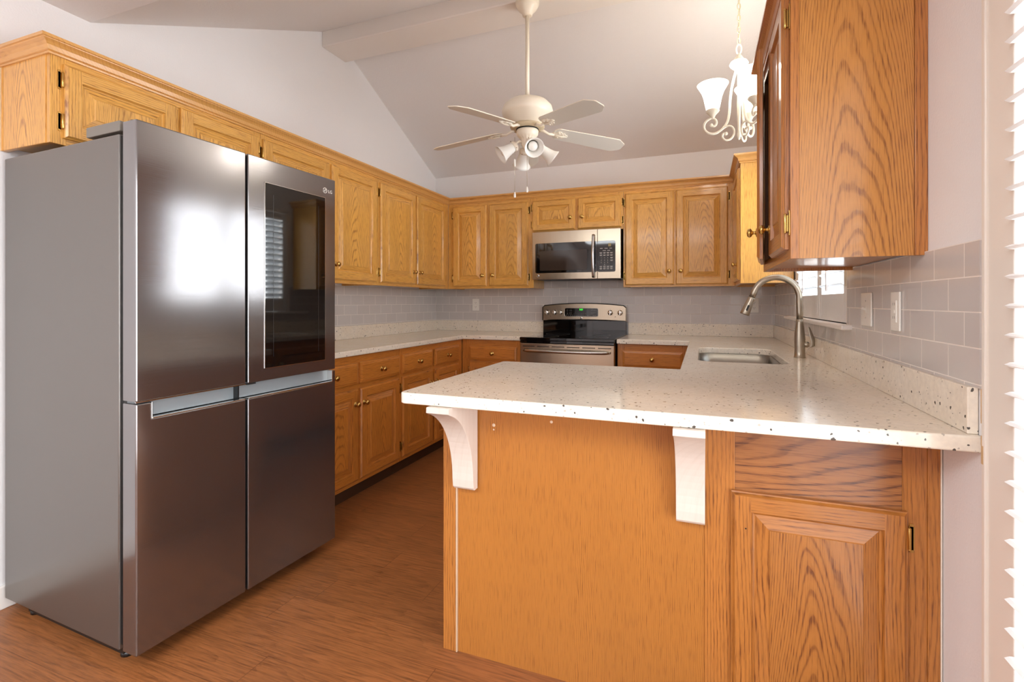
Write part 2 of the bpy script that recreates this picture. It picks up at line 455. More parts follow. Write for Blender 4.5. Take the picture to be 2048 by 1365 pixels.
# casing of the patio door, with its stepped profile
mb = MB(); mb.box(W - 0.014, W, -3.228, -3.168, 0.0, PZ1 + 0.06); mb.box(W - 0.020, W, -3.187, -3.172, 0.0, PZ1 + 0.06)
mb.box(W - 0.017, W, -3.222, -3.214, 0.0, PZ1 + 0.06)
mb.box(W - 0.016, W, PD0 - 0.01, -3.168, PZ1 + 0.0, PZ1 + 0.06)
tr = struct('trim_2', mb, CREAM_TRIM, 0.003)
mb = MB(); mb.box(W - 0.0204, W - 0.0190, -3.1815, -3.1735, 0.868, 0.905); mb.box(W - 0.0204, W - 0.0190, -3.1760, -3.1725, 0.905, 0.925); mb.box(W - 0.0204, W - 0.0190, -3.1745, -3.1720, 0.95, 1.02)
mb.build('paint_chip', plain('bare_tan_chip', (206, 172, 128), 0.7), tr)
struct('baseboard_left', box(0.0, 0.014, REAR, -2.5, 0.0, 0.09), TRIM, 0.004)
struct('baseboard_right', box(W - 0.014, W, -3.166, -2.965, 0.0, 0.07), TRIM, 0.004)

# patio door with plantation shutter: frame, glass and louvres
door = bpy.data.objects.new('door_1', None); C.objects.link(door); door['kind'] = 'structure'
mb = MB()
mb.box(3.0757, W + 0.02, -3.310, -3.2285, 0.0, PZ1); mb.box(3.0757, W + 0.02, PD0, PD0 + 0.08, 0.0, PZ1)
mb.box(3.0757, W + 0.02, PD0, -3.2285, PZ1 - 0.08, PZ1); mb.box(3.0757, W + 0.02, PD0, -3.2285, 0.0, 0.10)
mb.box(3.0757, W + 0.02, -4.27, -4.19, 0.1, PZ1)
mb.build('shutter_frame', CREAM_TRIM, door, bevel=0.003)
z = 1.1975 + 0.4677 - 0.0527 * 28
k = 0
while z < PZ1 - 0.1:
    if z > 0.12:
        mb = MB()
        prof = [(3.0605, z), (3.068, z + 0.004), (3.092, z + 0.0055), (3.116, z + 0.004), (3.1235, z), (3.116, z - 0.004), (3.092, z - 0.0055), (3.068, z - 0.004)]
        vs = [(p, y, q) for y in (-3.3125, -4.188) for p, q in prof]
        n = 8
        mb.add(vs, [tuple(range(8)), tuple(range(8, 16))[::-1]] + [(i, (i + 1) % 8, 8 + (i + 1) % 8, 8 + i) for i in range(8)])
        vs = [(p, y, q) for y in (-4.272, PD0 + 0.082) for p, q in prof]
        mb.add(vs, [tuple(range(8)), tuple(range(8, 16))[::-1]] + [(i, (i + 1) % 8, 8 + (i + 1) % 8, 8 + i) for i in range(8)])
        mb.build('louvre', SHUT, door)
    z += 0.0527
box(W + 0.10, W + 0.106, PD0, PD1, 0.0, PZ1).build('pane', GLASS, door)

# window over the sink: apron sill, jamb, two shutter panels, glass
win = bpy.data.objects.new('window_1', None); C.objects.link(win); win['kind'] = 'structure'
mb = MB(); mb.box(W - 0.045, W + 0.10, SW0 - 0.075, SW1 + 0.20, SZ0 - 0.020, SZ0)
mb.build('window_sill', TRIM, win, bevel=0.006)
mb = MB()
mb.box(W - 0.004, W + 0.12, SW0, SW0 + 0.03, SZ0, SZ1); mb.box(W - 0.004, W + 0.12, SW1 - 0.03, SW1, SZ0, SZ1)
mb.box(W - 0.004, W + 0.12, SW0, SW1, SZ1 - 0.03, SZ1)
mb.build('window_frame', TRIM, win, bevel=0.003)
for (y0, y1) in ((SW0 + 0.032, -1.58), (-1.576, SW1 - 0.032)):
    mb = MB(); a, b_ = W - 0.002, W + 0.026
    mb.box(a, b_, y0, y0 + 0.045, SZ0 + 0.004, SZ1 - 0.034); mb.box(a, b_, y1 - 0.045, y1, SZ0 + 0.004, SZ1 - 0.034)
    mb.box(a, b_, y0 + 0.045, y1 - 0.045, SZ0 + 0.004, SZ0 + 0.127); mb.box(a, b_, y0 + 0.045, y1 - 0.045, SZ1 - 0.10, SZ1 - 0.034)
    sh = mb.build('shutter_panel', SHUT, win, bevel=0.002)
    z = SZ0 + 0.155
    while z < SZ1 - 0.11:
        mb = MB(); mb.X = Matrix.Translation((W + 0.014, 0, z)) @ Matrix.Rotation(R(28), 4, 'Y')
        mb.box(-0.031, 0.031, y0 + 0.047, y1 - 0.047, -0.004, 0.004)
        mb.build('louvre', LOUV, sh, bevel=0.003)
        z += 0.0527
    ym = (y0 + y1) / 2
    box(W - 0.026, W - 0.016, ym - 0.007, ym + 0.007, SZ0 + 0.14, SZ1 - 0.12).build('tilt_rod', SHUT, sh, bevel=0.002)
for zz in (SZ0 + 0.19, SZ1 - 0.2):
    MB().box(W - 0.008, W - 0.002, SW0 + 0.020, SW0 + 0.036, zz - 0.035, zz + 0.035).build('shutter_hinge', plain('hinge_cream', (220, 214, 196), 0.35, 0.4), win, bevel=0.002)
box(W + 0.10, W + 0.106, SW0, SW1, SZ0, SZ1).build('pane', GLASS, win)

# tiled backsplash
t = box(0.0, W, -0.008, 0.0, ZS, 1.43).build('wall_back_tile', tile('back_wall_subway_tile', 0, 0.0766 - 0.0107, 0.0766 * 20 - 1.3291)); t['kind'] = 'structure'
t = box(0.0, 0.008, -2.49, -0.008, ZS, ZB + 0.0).build('wall_left_tile', tile('left_wall_subway_tile', 1, 0.02, 0.0766 * 20 - 1.3291)); t['kind'] = 'structure'
mb = MB()
mb.box(W - 0.008, W, -3.138, SW0 - 0.0, ZS, 1.3300); mb.box(W - 0.008, W, SW0, SW1, ZS, SZ0 - 0.02); mb.box(W - 0.008, W, SW1, -0.008, ZS, ZB + 0.02)
t = mb.build('wall_right_tile', tile('right_wall_subway_tile', 1, 3.0728 + 0.0766 * 40 - 3.0728 + 3.0728 - 0.0766 * 40, 0.0766 * 20 - 1.3291)); t['kind'] = 'structure'

# ------------------------------------------------------------------ cabinets
FACE = {'E': -PI / 2, 'S': PI, 'W': PI / 2, 'N': 0.0}
KNOB = [(0.0165, 0.0), (0.0165, 0.0015), (0.014, 0.003), (0.0075, 0.0045), (0.0055, 0.008), (0.0055, 0.013), (0.009, 0.016), (0.0145, 0.019), (0.0168, 0.024), (0.0150, 0.029), (0.0095, 0.0325), (0.0001, 0.034)]
def knob(parent, x, z, y=0.019, sc_=1.0):
    mb = MB(); mb.X = Matrix.Rotation(-PI / 2, 4, 'X')
    mb.lathe([(r * sc_, h * sc_) for r, h in KNOB], 18)
    return mb.build('knob', BRASS, parent, (x, y, z))
def hinge(parent, x, z, side):
    # side +1: the cabinet frame lies at +x of the door edge
    mb = MB()
    mb.box(min(0.004 * side, 0.017 * side), max(0.004 * side, 0.017 * side), -0.0010, 0.0022, -0.030, 0.030)
    mb.box(min(0.006 * side, 0.015 * side), max(0.006 * side, 0.015 * side), -0.0010, 0.0022, -0.036, 0.036)
    mb.X = Matrix.Translation((0.0035 * side, 0.010, -0.025)); mb.lathe([(0.0042, 0), (0.0042, 0.05)], 10)
    mb.X = Matrix.Translation((0.0035 * side, 0.010, -0.029)); mb.lathe([(0.002, 0), (0.0045, 0.002), (0.0045, 0.004)], 10)
    mb.X = Matrix.Translation((0.0035 * side, 0.010, 0.025)); mb.lathe([(0.0045, 0), (0.0045, 0.002), (0.002, 0.004)], 10)
    mb.X = Matrix.Identity(4)
    mb.box(min(0.0005 * side, 0.005 * side), max(0.0005 * side, 0.005 * side), 0.0, 0.009, -0.024, 0.024)
    return mb.build('hinge', BRASS, parent, (x, 0, z), bevel=0.0008)
def door_mb(w, h, fw=0.054, th=0.019, flat=False):
    """raised panel door; x centred, z from 0, back at y=0. materials: 0 stile, 1 rail, 2 panel"""
    mb = MB(); x1 = w / 2
    def loop(ins, y): return [(-x1 + ins, y, ins), (x1 - ins, y, ins), (x1 - ins, y, h - ins), (-x1 + ins, y, h - ins)]
    rings = [loop(0, 0.0), loop(0, th * 0.55), loop(0.003, th * 0.62), loop(0.009, th)]
    for a, b_ in zip(rings, rings[1:]):
        mb.add(a + b_, [(0, 1, 5, 4)], 1); mb.add(a + b_, [(2, 3, 7, 6)], 1)
        mb.add(a + b_, [(1, 2, 6, 5)], 0); mb.add(a + b_, [(3, 0, 4, 7)], 0)
    mb.add(rings[0], [(0, 3, 2, 1)], 0)
    o = 0.009
    i = fw
    y = th
    # butt joints: full-height stiles, rails between
    for sx in (-1, 1):
        a, b_ = sorted((sx * (x1 - o), sx * (x1 - i)))
        mb.add([(a, y, o), (b_, y, o), (b_, y, h - o), (a, y, h - o)], [(0, 1, 2, 3)], 0)
    mb.add([(-x1 + i, y, o), (x1 - i, y, o), (x1 - i, y, i), (-x1 + i, y, i)], [(0, 1, 2, 3)], 1)
    mb.add([(-x1 + i, y, h - i), (x1 - i, y, h - i), (x1 - i, y, h - o), (-x1 + i, y, h - o)], [(0, 1, 2, 3)], 1)
    bev = min(0.034, (w - 2 * fw) * 0.2, (h - 2 * fw) * 0.25)
    rings = [loop(i, y), loop(i + 0.004, th * 0.45), loop(i + 0.009, th * 0.34), loop(i + 0.009 + bev, th * 0.84), loop(i + 0.011 + bev, th * 0.95)]
    for k, (a, b_) in enumerate(zip(rings, rings[1:])):
        m1, m0 = (1, 0) if k < 2 else (1, 0)
        mb.add(a + b_, [(0, 1, 5, 4)], m1); mb.add(a + b_, [(2, 3, 7, 6)], m1)
        mb.add(a + b_, [(1, 2, 6, 5)], m0); mb.add(a + b_, [(3, 0, 4, 7)], m0)
    mb.add(rings[-1], [(0, 1, 2, 3)], 2)
    return mb
def drawer_mb(w, h, th=0.019):
    mb = MB(); x1 = w / 2
    def loop(ins, y): return [(-x1 + ins, y, ins), (x1 - ins, y, ins), (x1 - ins, y, h - ins), (-x1 + ins, y, h - ins)]
    rings = [loop(0, 0), loop(0, th * 0.6), loop(0.003, th * 0.68), loop(0.015, th * 0.86), loop(0.016, th)]
    for a, b_ in zip(rings, rings[1:]):
        mb.add(a + b_, [(0, 1, 5, 4), (2, 3, 7, 6), (1, 2, 6, 5), (3, 0, 4, 7)], 0)
    mb.add(rings[0], [(0, 3, 2, 1)], 0); mb.add(rings[-1], [(0, 1, 2, 3)], 0)
    return mb
def cabinet(name, label, cat, face, s0, s1, fp, depth, z0, z1, oakm, doors=(), drawers=(), rails=(), muls=(), toe=0, group=None, panel=None, frame=True, side_gap=0.0, lip=0.018):
    """face E/S/W/N; s0<s1 world span along the wall; fp world coordinate of the face-frame front plane"""
    mid = (s0 + s1) / 2; wd = s1 - s0
    loc = (fp, mid, z0) if face in 'EW' else (mid, fp, z0)
    sg = {'E': -1, 'S': -1, 'W': 1, 'N': 1}[face]
    L = lambda s: sg * (s - mid)
    root = thing(name, label, cat, loc, FACE[face], group)
    x1 = wd / 2 - side_gap; H = z1 - z0; t = 0.016
    mb = MB(); zb = toe
    mb.box(-x1, -x1 + t, -depth, -0.019, zb, H); mb.box(x1 - t, x1, -depth, -0.019, zb, H)
    mb.box(-x1 + t, x1 - t, -depth, -0.019, zb + lip, zb + lip + 0.012)
    if not toe: mb.box(-x1 + t, x1 - t, -depth, -0.019, H - 0.014, H - 0.002)
    mb.box(-x1 + t, x1 - t, -depth, -depth + 0.006, zb + lip + 0.012, H - 0.014)
    if toe:
        box(-x1, x1, -0.080, -0.066, 0.0, toe + 0.01).build('toe_kick', TOEM, root)
        mb.box(-x1, -x1 + t, -depth, -0.08, 0.0, toe); mb.box(x1 - t, x1, -depth, -0.08, 0, toe)
    mb.build('carcass', oakm['v'], root)
    if frame:
        ft = 0.019; mb = MB(); xs = wd / 2
        ex = [(L(q['s'][0]), L(q['s'][1])) for q in list(doors) + list(drawers)]
        wl = max(0.04, min(min(q) for q in ex) + xs + 0.012); wr = max(0.04, xs - max(max(q) for q in ex) + 0.012)
        zl = max(0.036, min(q['z'][0] for q in list(doors) + list(drawers)) - z0 - zb + 0.012)
        zh = max(0.045, H - (max(q['z'][1] for q in list(doors) + list(drawers)) - z0) + 0.012)
        mb.box(-xs, -xs + wl, -ft, 0, zb, H); mb.box(xs - wr, xs, -ft, 0, zb, H)
        for m_ in muls: mb.box(L(m_) - 0.023, L(m_) + 0.023, -ft, 0, zb + zl, H - zh)
        mb.box(-xs + wl, xs - wr, -ft, 0, zb, zb + zl, 1); mb.box(-xs + wl, xs - wr, -ft, 0, H - zh, H, 1)
        for r_ in rails: mb.box(-xs + wl, xs - wr, -ft, -0.0002, r_ - z0 - 0.026, r_ - z0 + 0.026, 1)
        mb.build('face_frame', [oakm['v'], oakm['h']], root, bevel=0.0008)
    for d in doors:
        a, b_, da, db = d['s'][0], d['s'][1], d['z'][0], d['z'][1]
        w_ = b_ - a; h_ = db - da; xc = L((a + b_) / 2)
        hs = L(d['h']) - xc if d.get('h') is not None else None   # local x of the hinged edge
        o = door_mb(w_, h_, d.get('fw', 0.054)).build('door', d.get('m', [oakm['v'], oakm['h'], oakm['p']]), root, (xc, 0.0008, da - z0), bevel=0.0)
        if hs is not None:
            s_ = 1 if hs > 0 else -1
            inset = min(0.075, h_ * 0.22)
            for hz in (inset, h_ - inset): hinge(o, s_ * w_ / 2, hz, s_)
        if d.get('k'): knob(o, L(d['k'][0]) - xc, d['k'][1] - da)
        if d.get('open'):
            s_ = 1 if hs > 0 else -1
            px = xc + s_ * w_ / 2
            an = -s_ * d['open'] * 1.0
            # swing about the hinged edge
            o.rotation_euler = (0, 0, -an if False else an)
            v = Matrix.Rotation(an, 4, 'Z') @ Vector((-s_ * w_ / 2, 0, 0))
            o.location = (px + v.x, 0.0008 + v.y, da - z0)
    for d in drawers:
        a, b_, da, db = d['s'][0], d['s'][1], d['z'][0], d['z'][1]
        xc = L((a + b_) / 2)
        o = drawer_mb(b_ - a, db - da).build('drawer', d.get('m', oakm['h']), root, (xc, 0.0008, da - z0))
        knob(o, 0, (db - da) / 2)
    return root
TOEM = plain('shaded_toe_board', (70, 44, 24), 0.6)  # board colour darkened to stand for shade in the toe recess
def D(a, b_, z0, z1, h=None, k=None, **e):
    d = dict(s=(a, b_), z=(z0, z1), h=h, k=k); d.update(e); return d

DU0, DU1 = 1.345, 2.086
TOPZ = 2.13
# left wall uppers
YN = -3.372
over_fridge = cabinet('wall_cabinet', 'short honey oak wall cabinet with two doors above the refrigerator', 'cabinet', 'E', YN, -2.447, UP, UP - 0.002, 1.787, TOPZ, OU,
    doors=[D(-3.334, -2.912, 1.812, DU1 + 0.003, h=-3.334), D(-2.890, -2.465, 1.812, DU1 + 0.003, h=-2.465)], muls=(-2.9,))
over_fridge['label'] = 'short honey oak wall cabinet with two doors directly above the refrigerator'
# scribe strips and plain end panel of the cabinet end
mb = MB(); mb.box(UP / 2 - 0.010, UP - 0.002 - UP / 2 + 0.157, 0, 0, 0, 0)
ep = MB().box(-0.138, 0.138, -0.0015, 0.0015, 0, TOPZ - 1.789).build('end_panel', OU['e'], over_fridge, (0.463, -0.162, 0.001), (0, 0, PI / 2))
box(0.4625, 0.4665, -0.315, -0.302, 0, 0.33).build('scribe_strip', OU['v'], over_fridge, bevel=0.001)
cabinet('wall_cabinet', 'tall two-door wall cabinet on the left wall, partly behind the refrigerator', 'cabinet', 'E', -2.445, -1.412, UP, UP - 0.010, ZB, TOPZ, OU,
    doors=[D(-2.433, -1.925, DU0, DU1, h=-2.433, k=(-1.965, 1.445)), D(-1.903, -1.432, DU0, DU1, h=-1.432, k=(-1.873, 1.445))], muls=(-1.914,))
cabinet('wall_cabinet', 'two-door wall cabinet on the left wall next to the room corner, paired brass knobs', 'cabinet', 'E', -1.410, -0.318, UP, UP - 0.010, ZB, TOPZ, OU,
    doors=[D(-1.385, -0.908, DU0, DU1, h=-1.385, k=(-0.945, 1.445)), D(-0.886, -0.392, DU0, DU1, h=-0.392, k=(-0.850, 1.445))], muls=(-0.897,))
# back wall uppers
cabinet('wall_cabinet', 'two-door wall cabinet on the back wall, left of the microwave', 'cabinet', 'S', 0.318, 1.166, -UP, UP - 0.010, ZB, TOPZ, OU,
    doors=[D(0.372, 0.717, DU0, DU1, h=0.372, k=(0.678, 1.441)), D(0.741, 1.116, DU0, DU1, h=1.116, k=(0.780, 1.441))], muls=(0.729,))
cabinet('wall_cabinet', 'short two-door wall cabinet directly above the microwave', 'cabinet', 'S', 1.168, 1.944, -UP, UP - 0.002, 1.804, TOPZ, OU,
    doors=[D(1.157, 1.541, 1.820, DU1, h=1.157, k=(1.500, 1.922), fw=0.05), D(1.563, 1.932, 1.820, DU1, h=1.932, k=(1.604, 1.922), fw=0.05)], muls=(1.552,))
cabinet('wall_cabinet', 'two-door wall cabinet on the back wall, right of the microwave', 'cabinet', 'S', 1.946, 2.788, -UP, UP - 0.010, ZB, TOPZ, OU,
    doors=[D(1.962, 2.344, DU0 - 0.008, DU1 + 0.003, h=1.962, k=(2.307, 1.445)), D(2.357, 2.737, DU0 - 0.008, DU1 + 0.003, h=2.737, k=(2.394, 1.445))], muls=(2.35,))
# right wall uppers
XF = W - UP
fr = cabinet('wall_cabinet', 'wall cabinet in the far right corner beside the sink window, pale plain side', 'cabinet', 'W', -0.884, -0.002, XF, UP - 0.010, ZB, TOPZ, OU,
    doors=[D(-0.862, -0.360, DU0, DU1, h=-0.360, k=(-0.822, 1.45))])
nr = cabinet('wall_cabinet', 'large wall cabinet in the right foreground with broad cathedral-grained side and one door ajar', 'cabinet', 'W', -2.858, -2.192, XF, UP - 0.010, 1.3214, TOPZ, OP,
    doors=[D(-2.838, -2.532, 1.350, 2.092, h=-2.838, k=(-2.560, 1.447)), D(-2.518, -2.212, 1.350, 2.092, h=-2.212, k=(-2.490, 1.447), open=R(6.5))], muls=(-2.525,), lip=0.012)
# its broad side panel toward the viewer (local -x end)
box(-0.1325, 0.1325, -0.002, 0.002, 0, 0.845).build('side_panel', OAK_SIDE, nr, (-0.3335, -0.1545, 0.0), (0, 0, PI / 2))
box(-0.3375, -0.3335, -0.3165, -0.2885, 0.0, 0.845).build('scribe_strip', OP['v'], nr, bevel=0.0008)
box(-0.338, -0.3333, -0.0215, 0.0, 0.0, 0.845).build('corner_stile', OP['v'], nr, bevel=0.0008)

# crown moulding
CP = [(0.0, 2.112), (0.007, 2.112), (0.009, 2.118), (0.006, 2.121), (0.012, 2.124), (0.014, 2.130), (0.017, 2.139), (0.024, 2.147), (0.031, 2.151), (0.035, 2.153), (0.036, 2.156), (0.042, 2.157), (0.042, 2.168), (0.0, 2.168)]
def sweep(path, prof, name, label, mat, out=1, closed=False):
    """path of 2-D points; profile (outward, z); outward = left of travel * out"""
    P = [Vector(p) for p in path]; n = len(prof); vs = []
    for i, p in enumerate(P):
        def nrm(a, b_):
            d = (b_ - a).normalized(); return Vector((-d.y, d.x)) * out
        if i == 0: m_ = nrm(P[0], P[1])
        elif i == len(P) - 1: m_ = nrm(P[-2], P[-1])
        else:
            n1, n2 = nrm(P[i - 1], p), nrm(p, P[i + 1]); m_ = (n1 + n2); m_ = m_ / m_.dot(n1)
        for o_, z_ in prof: vs.append((p.x + m_.x * o_, p.y + m_.y * o_, z_))
    fs = []
    for i in range(len(P) - 1):
        for k in range(n): fs.append((i * n + k, i * n + (k + 1) % n, (i + 1) * n + (k + 1) % n, (i + 1) * n + k))
    fs.append(tuple(range(n))); fs.append(tuple((len(P) - 1) * n + k for k in range(n))[::-1])
    mb = MB(); mb.add(vs, fs)
    o = mb.build(name, mat)
    return tag(o, label, 'moulding') if label else o
CROWN = oak('crown_oak', (222, 166, 94), (168, 110, 48), horiz=True, freq=60, seed=4.0, contrast=0.6)
CROWN_D = oak('crown_oak_dark', (184, 118, 66), (134, 76, 38), horiz=True, freq=60, seed=4.0, contrast=0.5)
e = 0.0005
sweep([(0.002, YN - e), (UP + e, YN - e), (UP + e, -UP - e), (XF - e, -UP - e), (XF - e, -0.884 - e), (W - 0.002, -0.884 - e)], CP, 'crown_moulding',
      'continuous oak crown moulding along the tops of the left, back and far corner wall cabinets', CROWN, out=-1)
cr = sweep([(W - 0.002, -2.1915), (XF - e, -2.1915), (XF - e, -2.8585), (W - 0.002, -2.8585)], CP, 'crown', None, CROWN_D, out=-1)
cr.parent = nr
cr.matrix_parent_inverse = (Matrix.Translation(nr.location) @ Matrix.Rotation(nr.rotation_euler.z, 4, 'Z')).inverted()

# base cabinets
BZ0, BZ1 = 0.0, ZG - 0.001
TOE = 0.10
cabinet('base_cabinet', 'oak base cabinet with two drawers over two doors, beside the refrigerator', 'cabinet', 'E', -2.462, -1.560, 0.609, 0.600, 0, BZ1, OB,
    doors=[D(-2.445, -2.013, 0.128, 0.676, h=-2.445, k=(-2.043, 0.588)), D(-1.992, -1.577, 0.128, 0.676, h=-1.577, k=(-1.962, 0.588))],
    drawers=[D(-2.445, -2.013, 0.706, 0.833), D(-1.992, -1.577, 0.706, 0.833)], rails=(0.691,), muls=(-2.0075,), toe=TOE)
cabinet('base_cabinet', 'oak base cabinet with two drawers on the left run, nearest the room corner', 'cabinet', 'E', -1.558, -0.612, 0.609, 0.600, 0, BZ1, OB,
    doors=[D(-1.541, -1.136, 0.128, 0.680, h=-1.541, k=(-1.17, 0.588)), D(-1.098, -0.690, 0.128, 0.680, h=-0.690, k=(-1.08, 0.588))],
    drawers=[D(-1.541, -1.136, 0.702, 0.836), D(-1.098, -0.690, 0.702, 0.836)], rails=(0.691,), muls=(-1.124,), toe=TOE)
cabinet('base_cabinet', 'oak base cabinet with one drawer, left of the range', 'cabinet', 'S', 0.612, 1.168, -0.609, 0.600, 0, BZ1, OB,
    doors=[D(0.685, 1.118, 0.128, 0.690, h=0.685, k=(1.07, 0.60))], drawers=[D(0.685, 1.118, 0.706, 0.822)], rails=(0.70,), toe=TOE)
cabinet('base_cabinet', 'oak base cabinet with one drawer, right of the range', 'cabinet', 'S', 1.944, 2.494, -0.609, 0.600, 0, BZ1, OB,
    doors=[D(1.985, 2.42, 0.128, 0.690, h=2.42, k=(2.03, 0.60))], drawers=[D(1.985, 2.42, 0.706, 0.826)], rails=(0.70,), toe=TOE)
cabinet('base_cabinet', 'oak sink base cabinet under the right counter', 'cabinet', 'W', -2.255, -0.612, W - 0.611, 0.600, 0, BZ1, OB,
    doors=[D(-2.15, -1.60, 0.128, 0.820, h=-2.15, k=(-1.65, 0.70)), D(-1.58, -1.03, 0.128, 0.820, h=-1.03, k=(-1.53, 0.70))], muls=(-1.59,), toe=TOE)
bpy.data.objects['base_cabinet.004']['label'] = 'oak base cabinet under the sink, right of the far corner, mostly hidden by the peninsula'

# peninsula: back panel, corner stile, rear-facing door
YP = -2.945
pen = thing('peninsula_cabinet', 'oak peninsula base facing the viewer, plain veneer back panel left and door right', 'cabinet', (2.41, YP, 0), 0)
lx = lambda x: x - 2.41
ly = lambda y: y - YP
mb = MB()
mb.box(lx(1.725), lx(1.743), 0.022, 0.66, 0.0, BZ1); mb.box(lx(1.743), lx(2.492), 0.64, 0.66, 0.10, BZ1)
mb.box(lx(1.743), lx(2.492), 0.022, 0.64, 0.10, 0.118); mb.box(lx(2.475), lx(2.492), 0.022, 0.64, 0.0, BZ1)
mb.box(lx(2.492), lx(W - .002), 0.66, 0.675, 0.1, BZ1)
mb.build('carcass', OP['v'], pen)
box(lx(1.770), lx(2.561), 0.004, 0.020, 0.0, BZ1).build('back_panel', OAK_BACKPANEL, pen)
box(lx(1.7185), lx(1.7675), -0.002, 0.021, 0.0, BZ1).build('corner_stile', OP['v'], pen, bevel=0.001)
mb = MB(); mb.box(lx(1.7672), lx(1.7720), -0.003, 0.006, 0.0, BZ1)
mb.build('corner_bead', plain('worn_pale_wood', (205, 178, 150), 0.6), pen)
mb = MB()
mb.box(lx(2.561), lx(2.6395), 0.0, 0.021, 0.0, BZ1); mb.box(lx(3.024), lx(3.075), 0.0, 0.021, 0.0, BZ1)
mb.box(lx(3.075), lx(W - 0.0055), -0.003, 0.021, 0.0, BZ1)
mb.box(lx(2.6395), lx(3.024), 0.0, 0.021, 0.0, 0.06, 1); mb.box(lx(2.6395), lx(3.024), 0.0, 0.021, 0.62, 0.662, 1)
mb.build('face_frame', [OP['v'], OP['h']], pen, bevel=0.0008)
box(-0.192, 0.192, 0.0005, 0.020, -0.108, 0.108).build('drawer_front', OAK_FIG, pen, (lx(2.8318), 0, 0.7705), bevel=0.0008)
dd = door_mb(0.403, 0.612, 0.050).build('door', [OP['v'], OP['h'], OAK_BOLD], pen, (lx(2.8305), -0.0008, 0.062), (0, 0, PI))
for hz in (0.545, 0.07): hinge(dd, -0.403 / 2, hz, -1)
mb = MB(); mb.X = Matrix.Rotation(-PI / 2, 4, 'X'); mb.lathe([(0.0022, 0), (0.0022, 0.0006)], 8)
mb.build('screw_hole', DARKSLOT, dd, (0.165, 0.0188, 0.515))
# marks: filled screw holes on the veneer
for (px, pz, r_) in ((1.905, 0.787, 0.006), (1.905, 0.772, 0.003), (2.105, 0.815, 0.005)):
    mb = MB(); mb.X = Matrix.Translation((lx(px), 0.0038, pz)) @ Matrix.Rotation(PI / 2, 4, 'X'); mb.lathe([(r_, 0), (r_ * .8, 0.0006)], 10)
    mb.build('filler_spot', plain('pale_filler', (228, 205, 180), 0.7), pen)
mb = MB(); mb.X = Matrix.Translation((lx(W - 0.0053), 0, 0)); mb.box(0, 0.003, -0.0045, 0.0, 0.0, BZ1)
mb.build('caulk_line', plain('caulk', (230, 215, 198), 0.8), pen)

# corbels
for x0, lab in ((1.7725, 'unfinished maple corbel under the left end of the peninsula counter'), (2.4845, 'unfinished maple corbel under the middle of the peninsula counter, beside the door')):
    co = thing('corbel', lab, 'bracket', (x0 + 0.0385, YP - 0.003, 0.572))
    dpt, hh = 0.2045, ZG - 0.572 - 0.001
    poly = [(0.0, 0.0), (-0.024, 0.0), (-0.032, 0.008)]
    for k in range(0, 17):
        a = (PI / 2) * k / 16 * 0.90
        poly.append((-(0.036 + 0.178 * (1 - math.cos(a)) / (1 - math.cos(PI / 2 * .9))) + 0.0, 0.035 + (hh - 0.017 - 0.035) * math.sin(a) / math.sin(PI / 2 * .9)))
    poly = [(max(-dpt, p), q) for p, q in poly]
    poly += [(-dpt, hh - 0.017), (-dpt, hh), (0.0, hh)]
    MB().prism(poly, -0.0385, 0.0385, 'x').build('bracket_body', MAPLE, co, bevel=0.0015)

# ------------------------------------------------------------------ countertops
def slab(name, label, outer, z0, z1, hole=None, round_=None, bevel=0.008):
    me = bpy.data.meshes.new(name); bm = bmesh.new()
    def ring(pts): 
        vs = [bm.verts.new((x, y, z0)) for x, y in pts]
        return [bm.edges.new((vs[i], vs[(i + 1) % len(vs)])) for i in range(len(vs))]
    es = ring(outer)
    if hole: es += ring(hole)
    bmesh.ops.triangle_fill(bm, edges=es, use_beauty=True)
    bmesh.ops.dissolve_limit(bm, angle_limit=0.01, verts=bm.verts, edges=bm.edges)
    r = bmesh.ops.extrude_face_region(bm, geom=bm.faces[:])
    bmesh.ops.translate(bm, vec=(0, 0, z1 - z0), verts=[v for v in r['geom'] if isinstance(v, bmesh.types.BMVert)])
    bmesh.ops.recalc_face_normals(bm, faces=bm.faces)
    bm.to_mesh(me); bm.free()
    me.materials.append(GRAN)
    o = bpy.data.objects.new(name, me); C.objects.link(o)
    md = o.modifiers.new('bevel', 'BEVEL'); md.width = bevel; md.segments = 4; md.limit_method = 'ANGLE'; md.angle_limit = R(50)
    return tag(o, label, 'countertop')
def fillet(pts, rad):
    out = []
    n = len(pts)
    for i, (x, y) in enumerate(pts):
        r = rad.get(i, 0)
        if not r: out.append((x, y)); continue
        p = Vector((x, y)); a = (Vector(pts[i - 1]) - p).normalized(); b_ = (Vector(pts[(i + 1) % n]) - p).normalized()
        s = p + a * r; e_ = p + b_ * r; c = p + (a + b_) * r
        for k in range(7):
            t_ = k / 6 * PI / 2
            out.append(tuple(c - b_ * r * math.cos(t_) - a * r * math.sin(t_)))
    return out
G0 = 0.0015
slab('countertop', 'speckled white granite countertop in an L along the left wall to the range',
     [(G0, -2.462), (0.640, -2.462), (0.640, -0.642), (1.170, -0.642), (1.170, -G0), (G0, -G0)], ZG, ZC)
sx0, sx1, sy0, sy1 = 2.535, 2.930, -1.915, -1.13
hole = fillet([(sx0, sy0), (sx1, sy0), (sx1, sy1), (sx0, sy1)], {0: .07, 1: .07, 2: .07, 3: .07})
slab('countertop', 'speckled white granite peninsula countertop holding the sink, running on to the right of the range',
     fillet([(1.662, -3.136), (W - G0, -3.136), (W - G0, -G0), (1.942, -G0), (1.942, -0.642), (2.466, -0.642), (2.466, -2.253), (1.662, -2.253)], {0: .025, 7: .02}), ZG, ZC, hole)
tag(box(0.0205, 1.168, -0.0205, -0.0012, ZC + 0.0003, ZS).build('granite_upstand', GRAN, bevel=0.002), 'low granite upstand on the back wall, left of the range', 'backsplash')
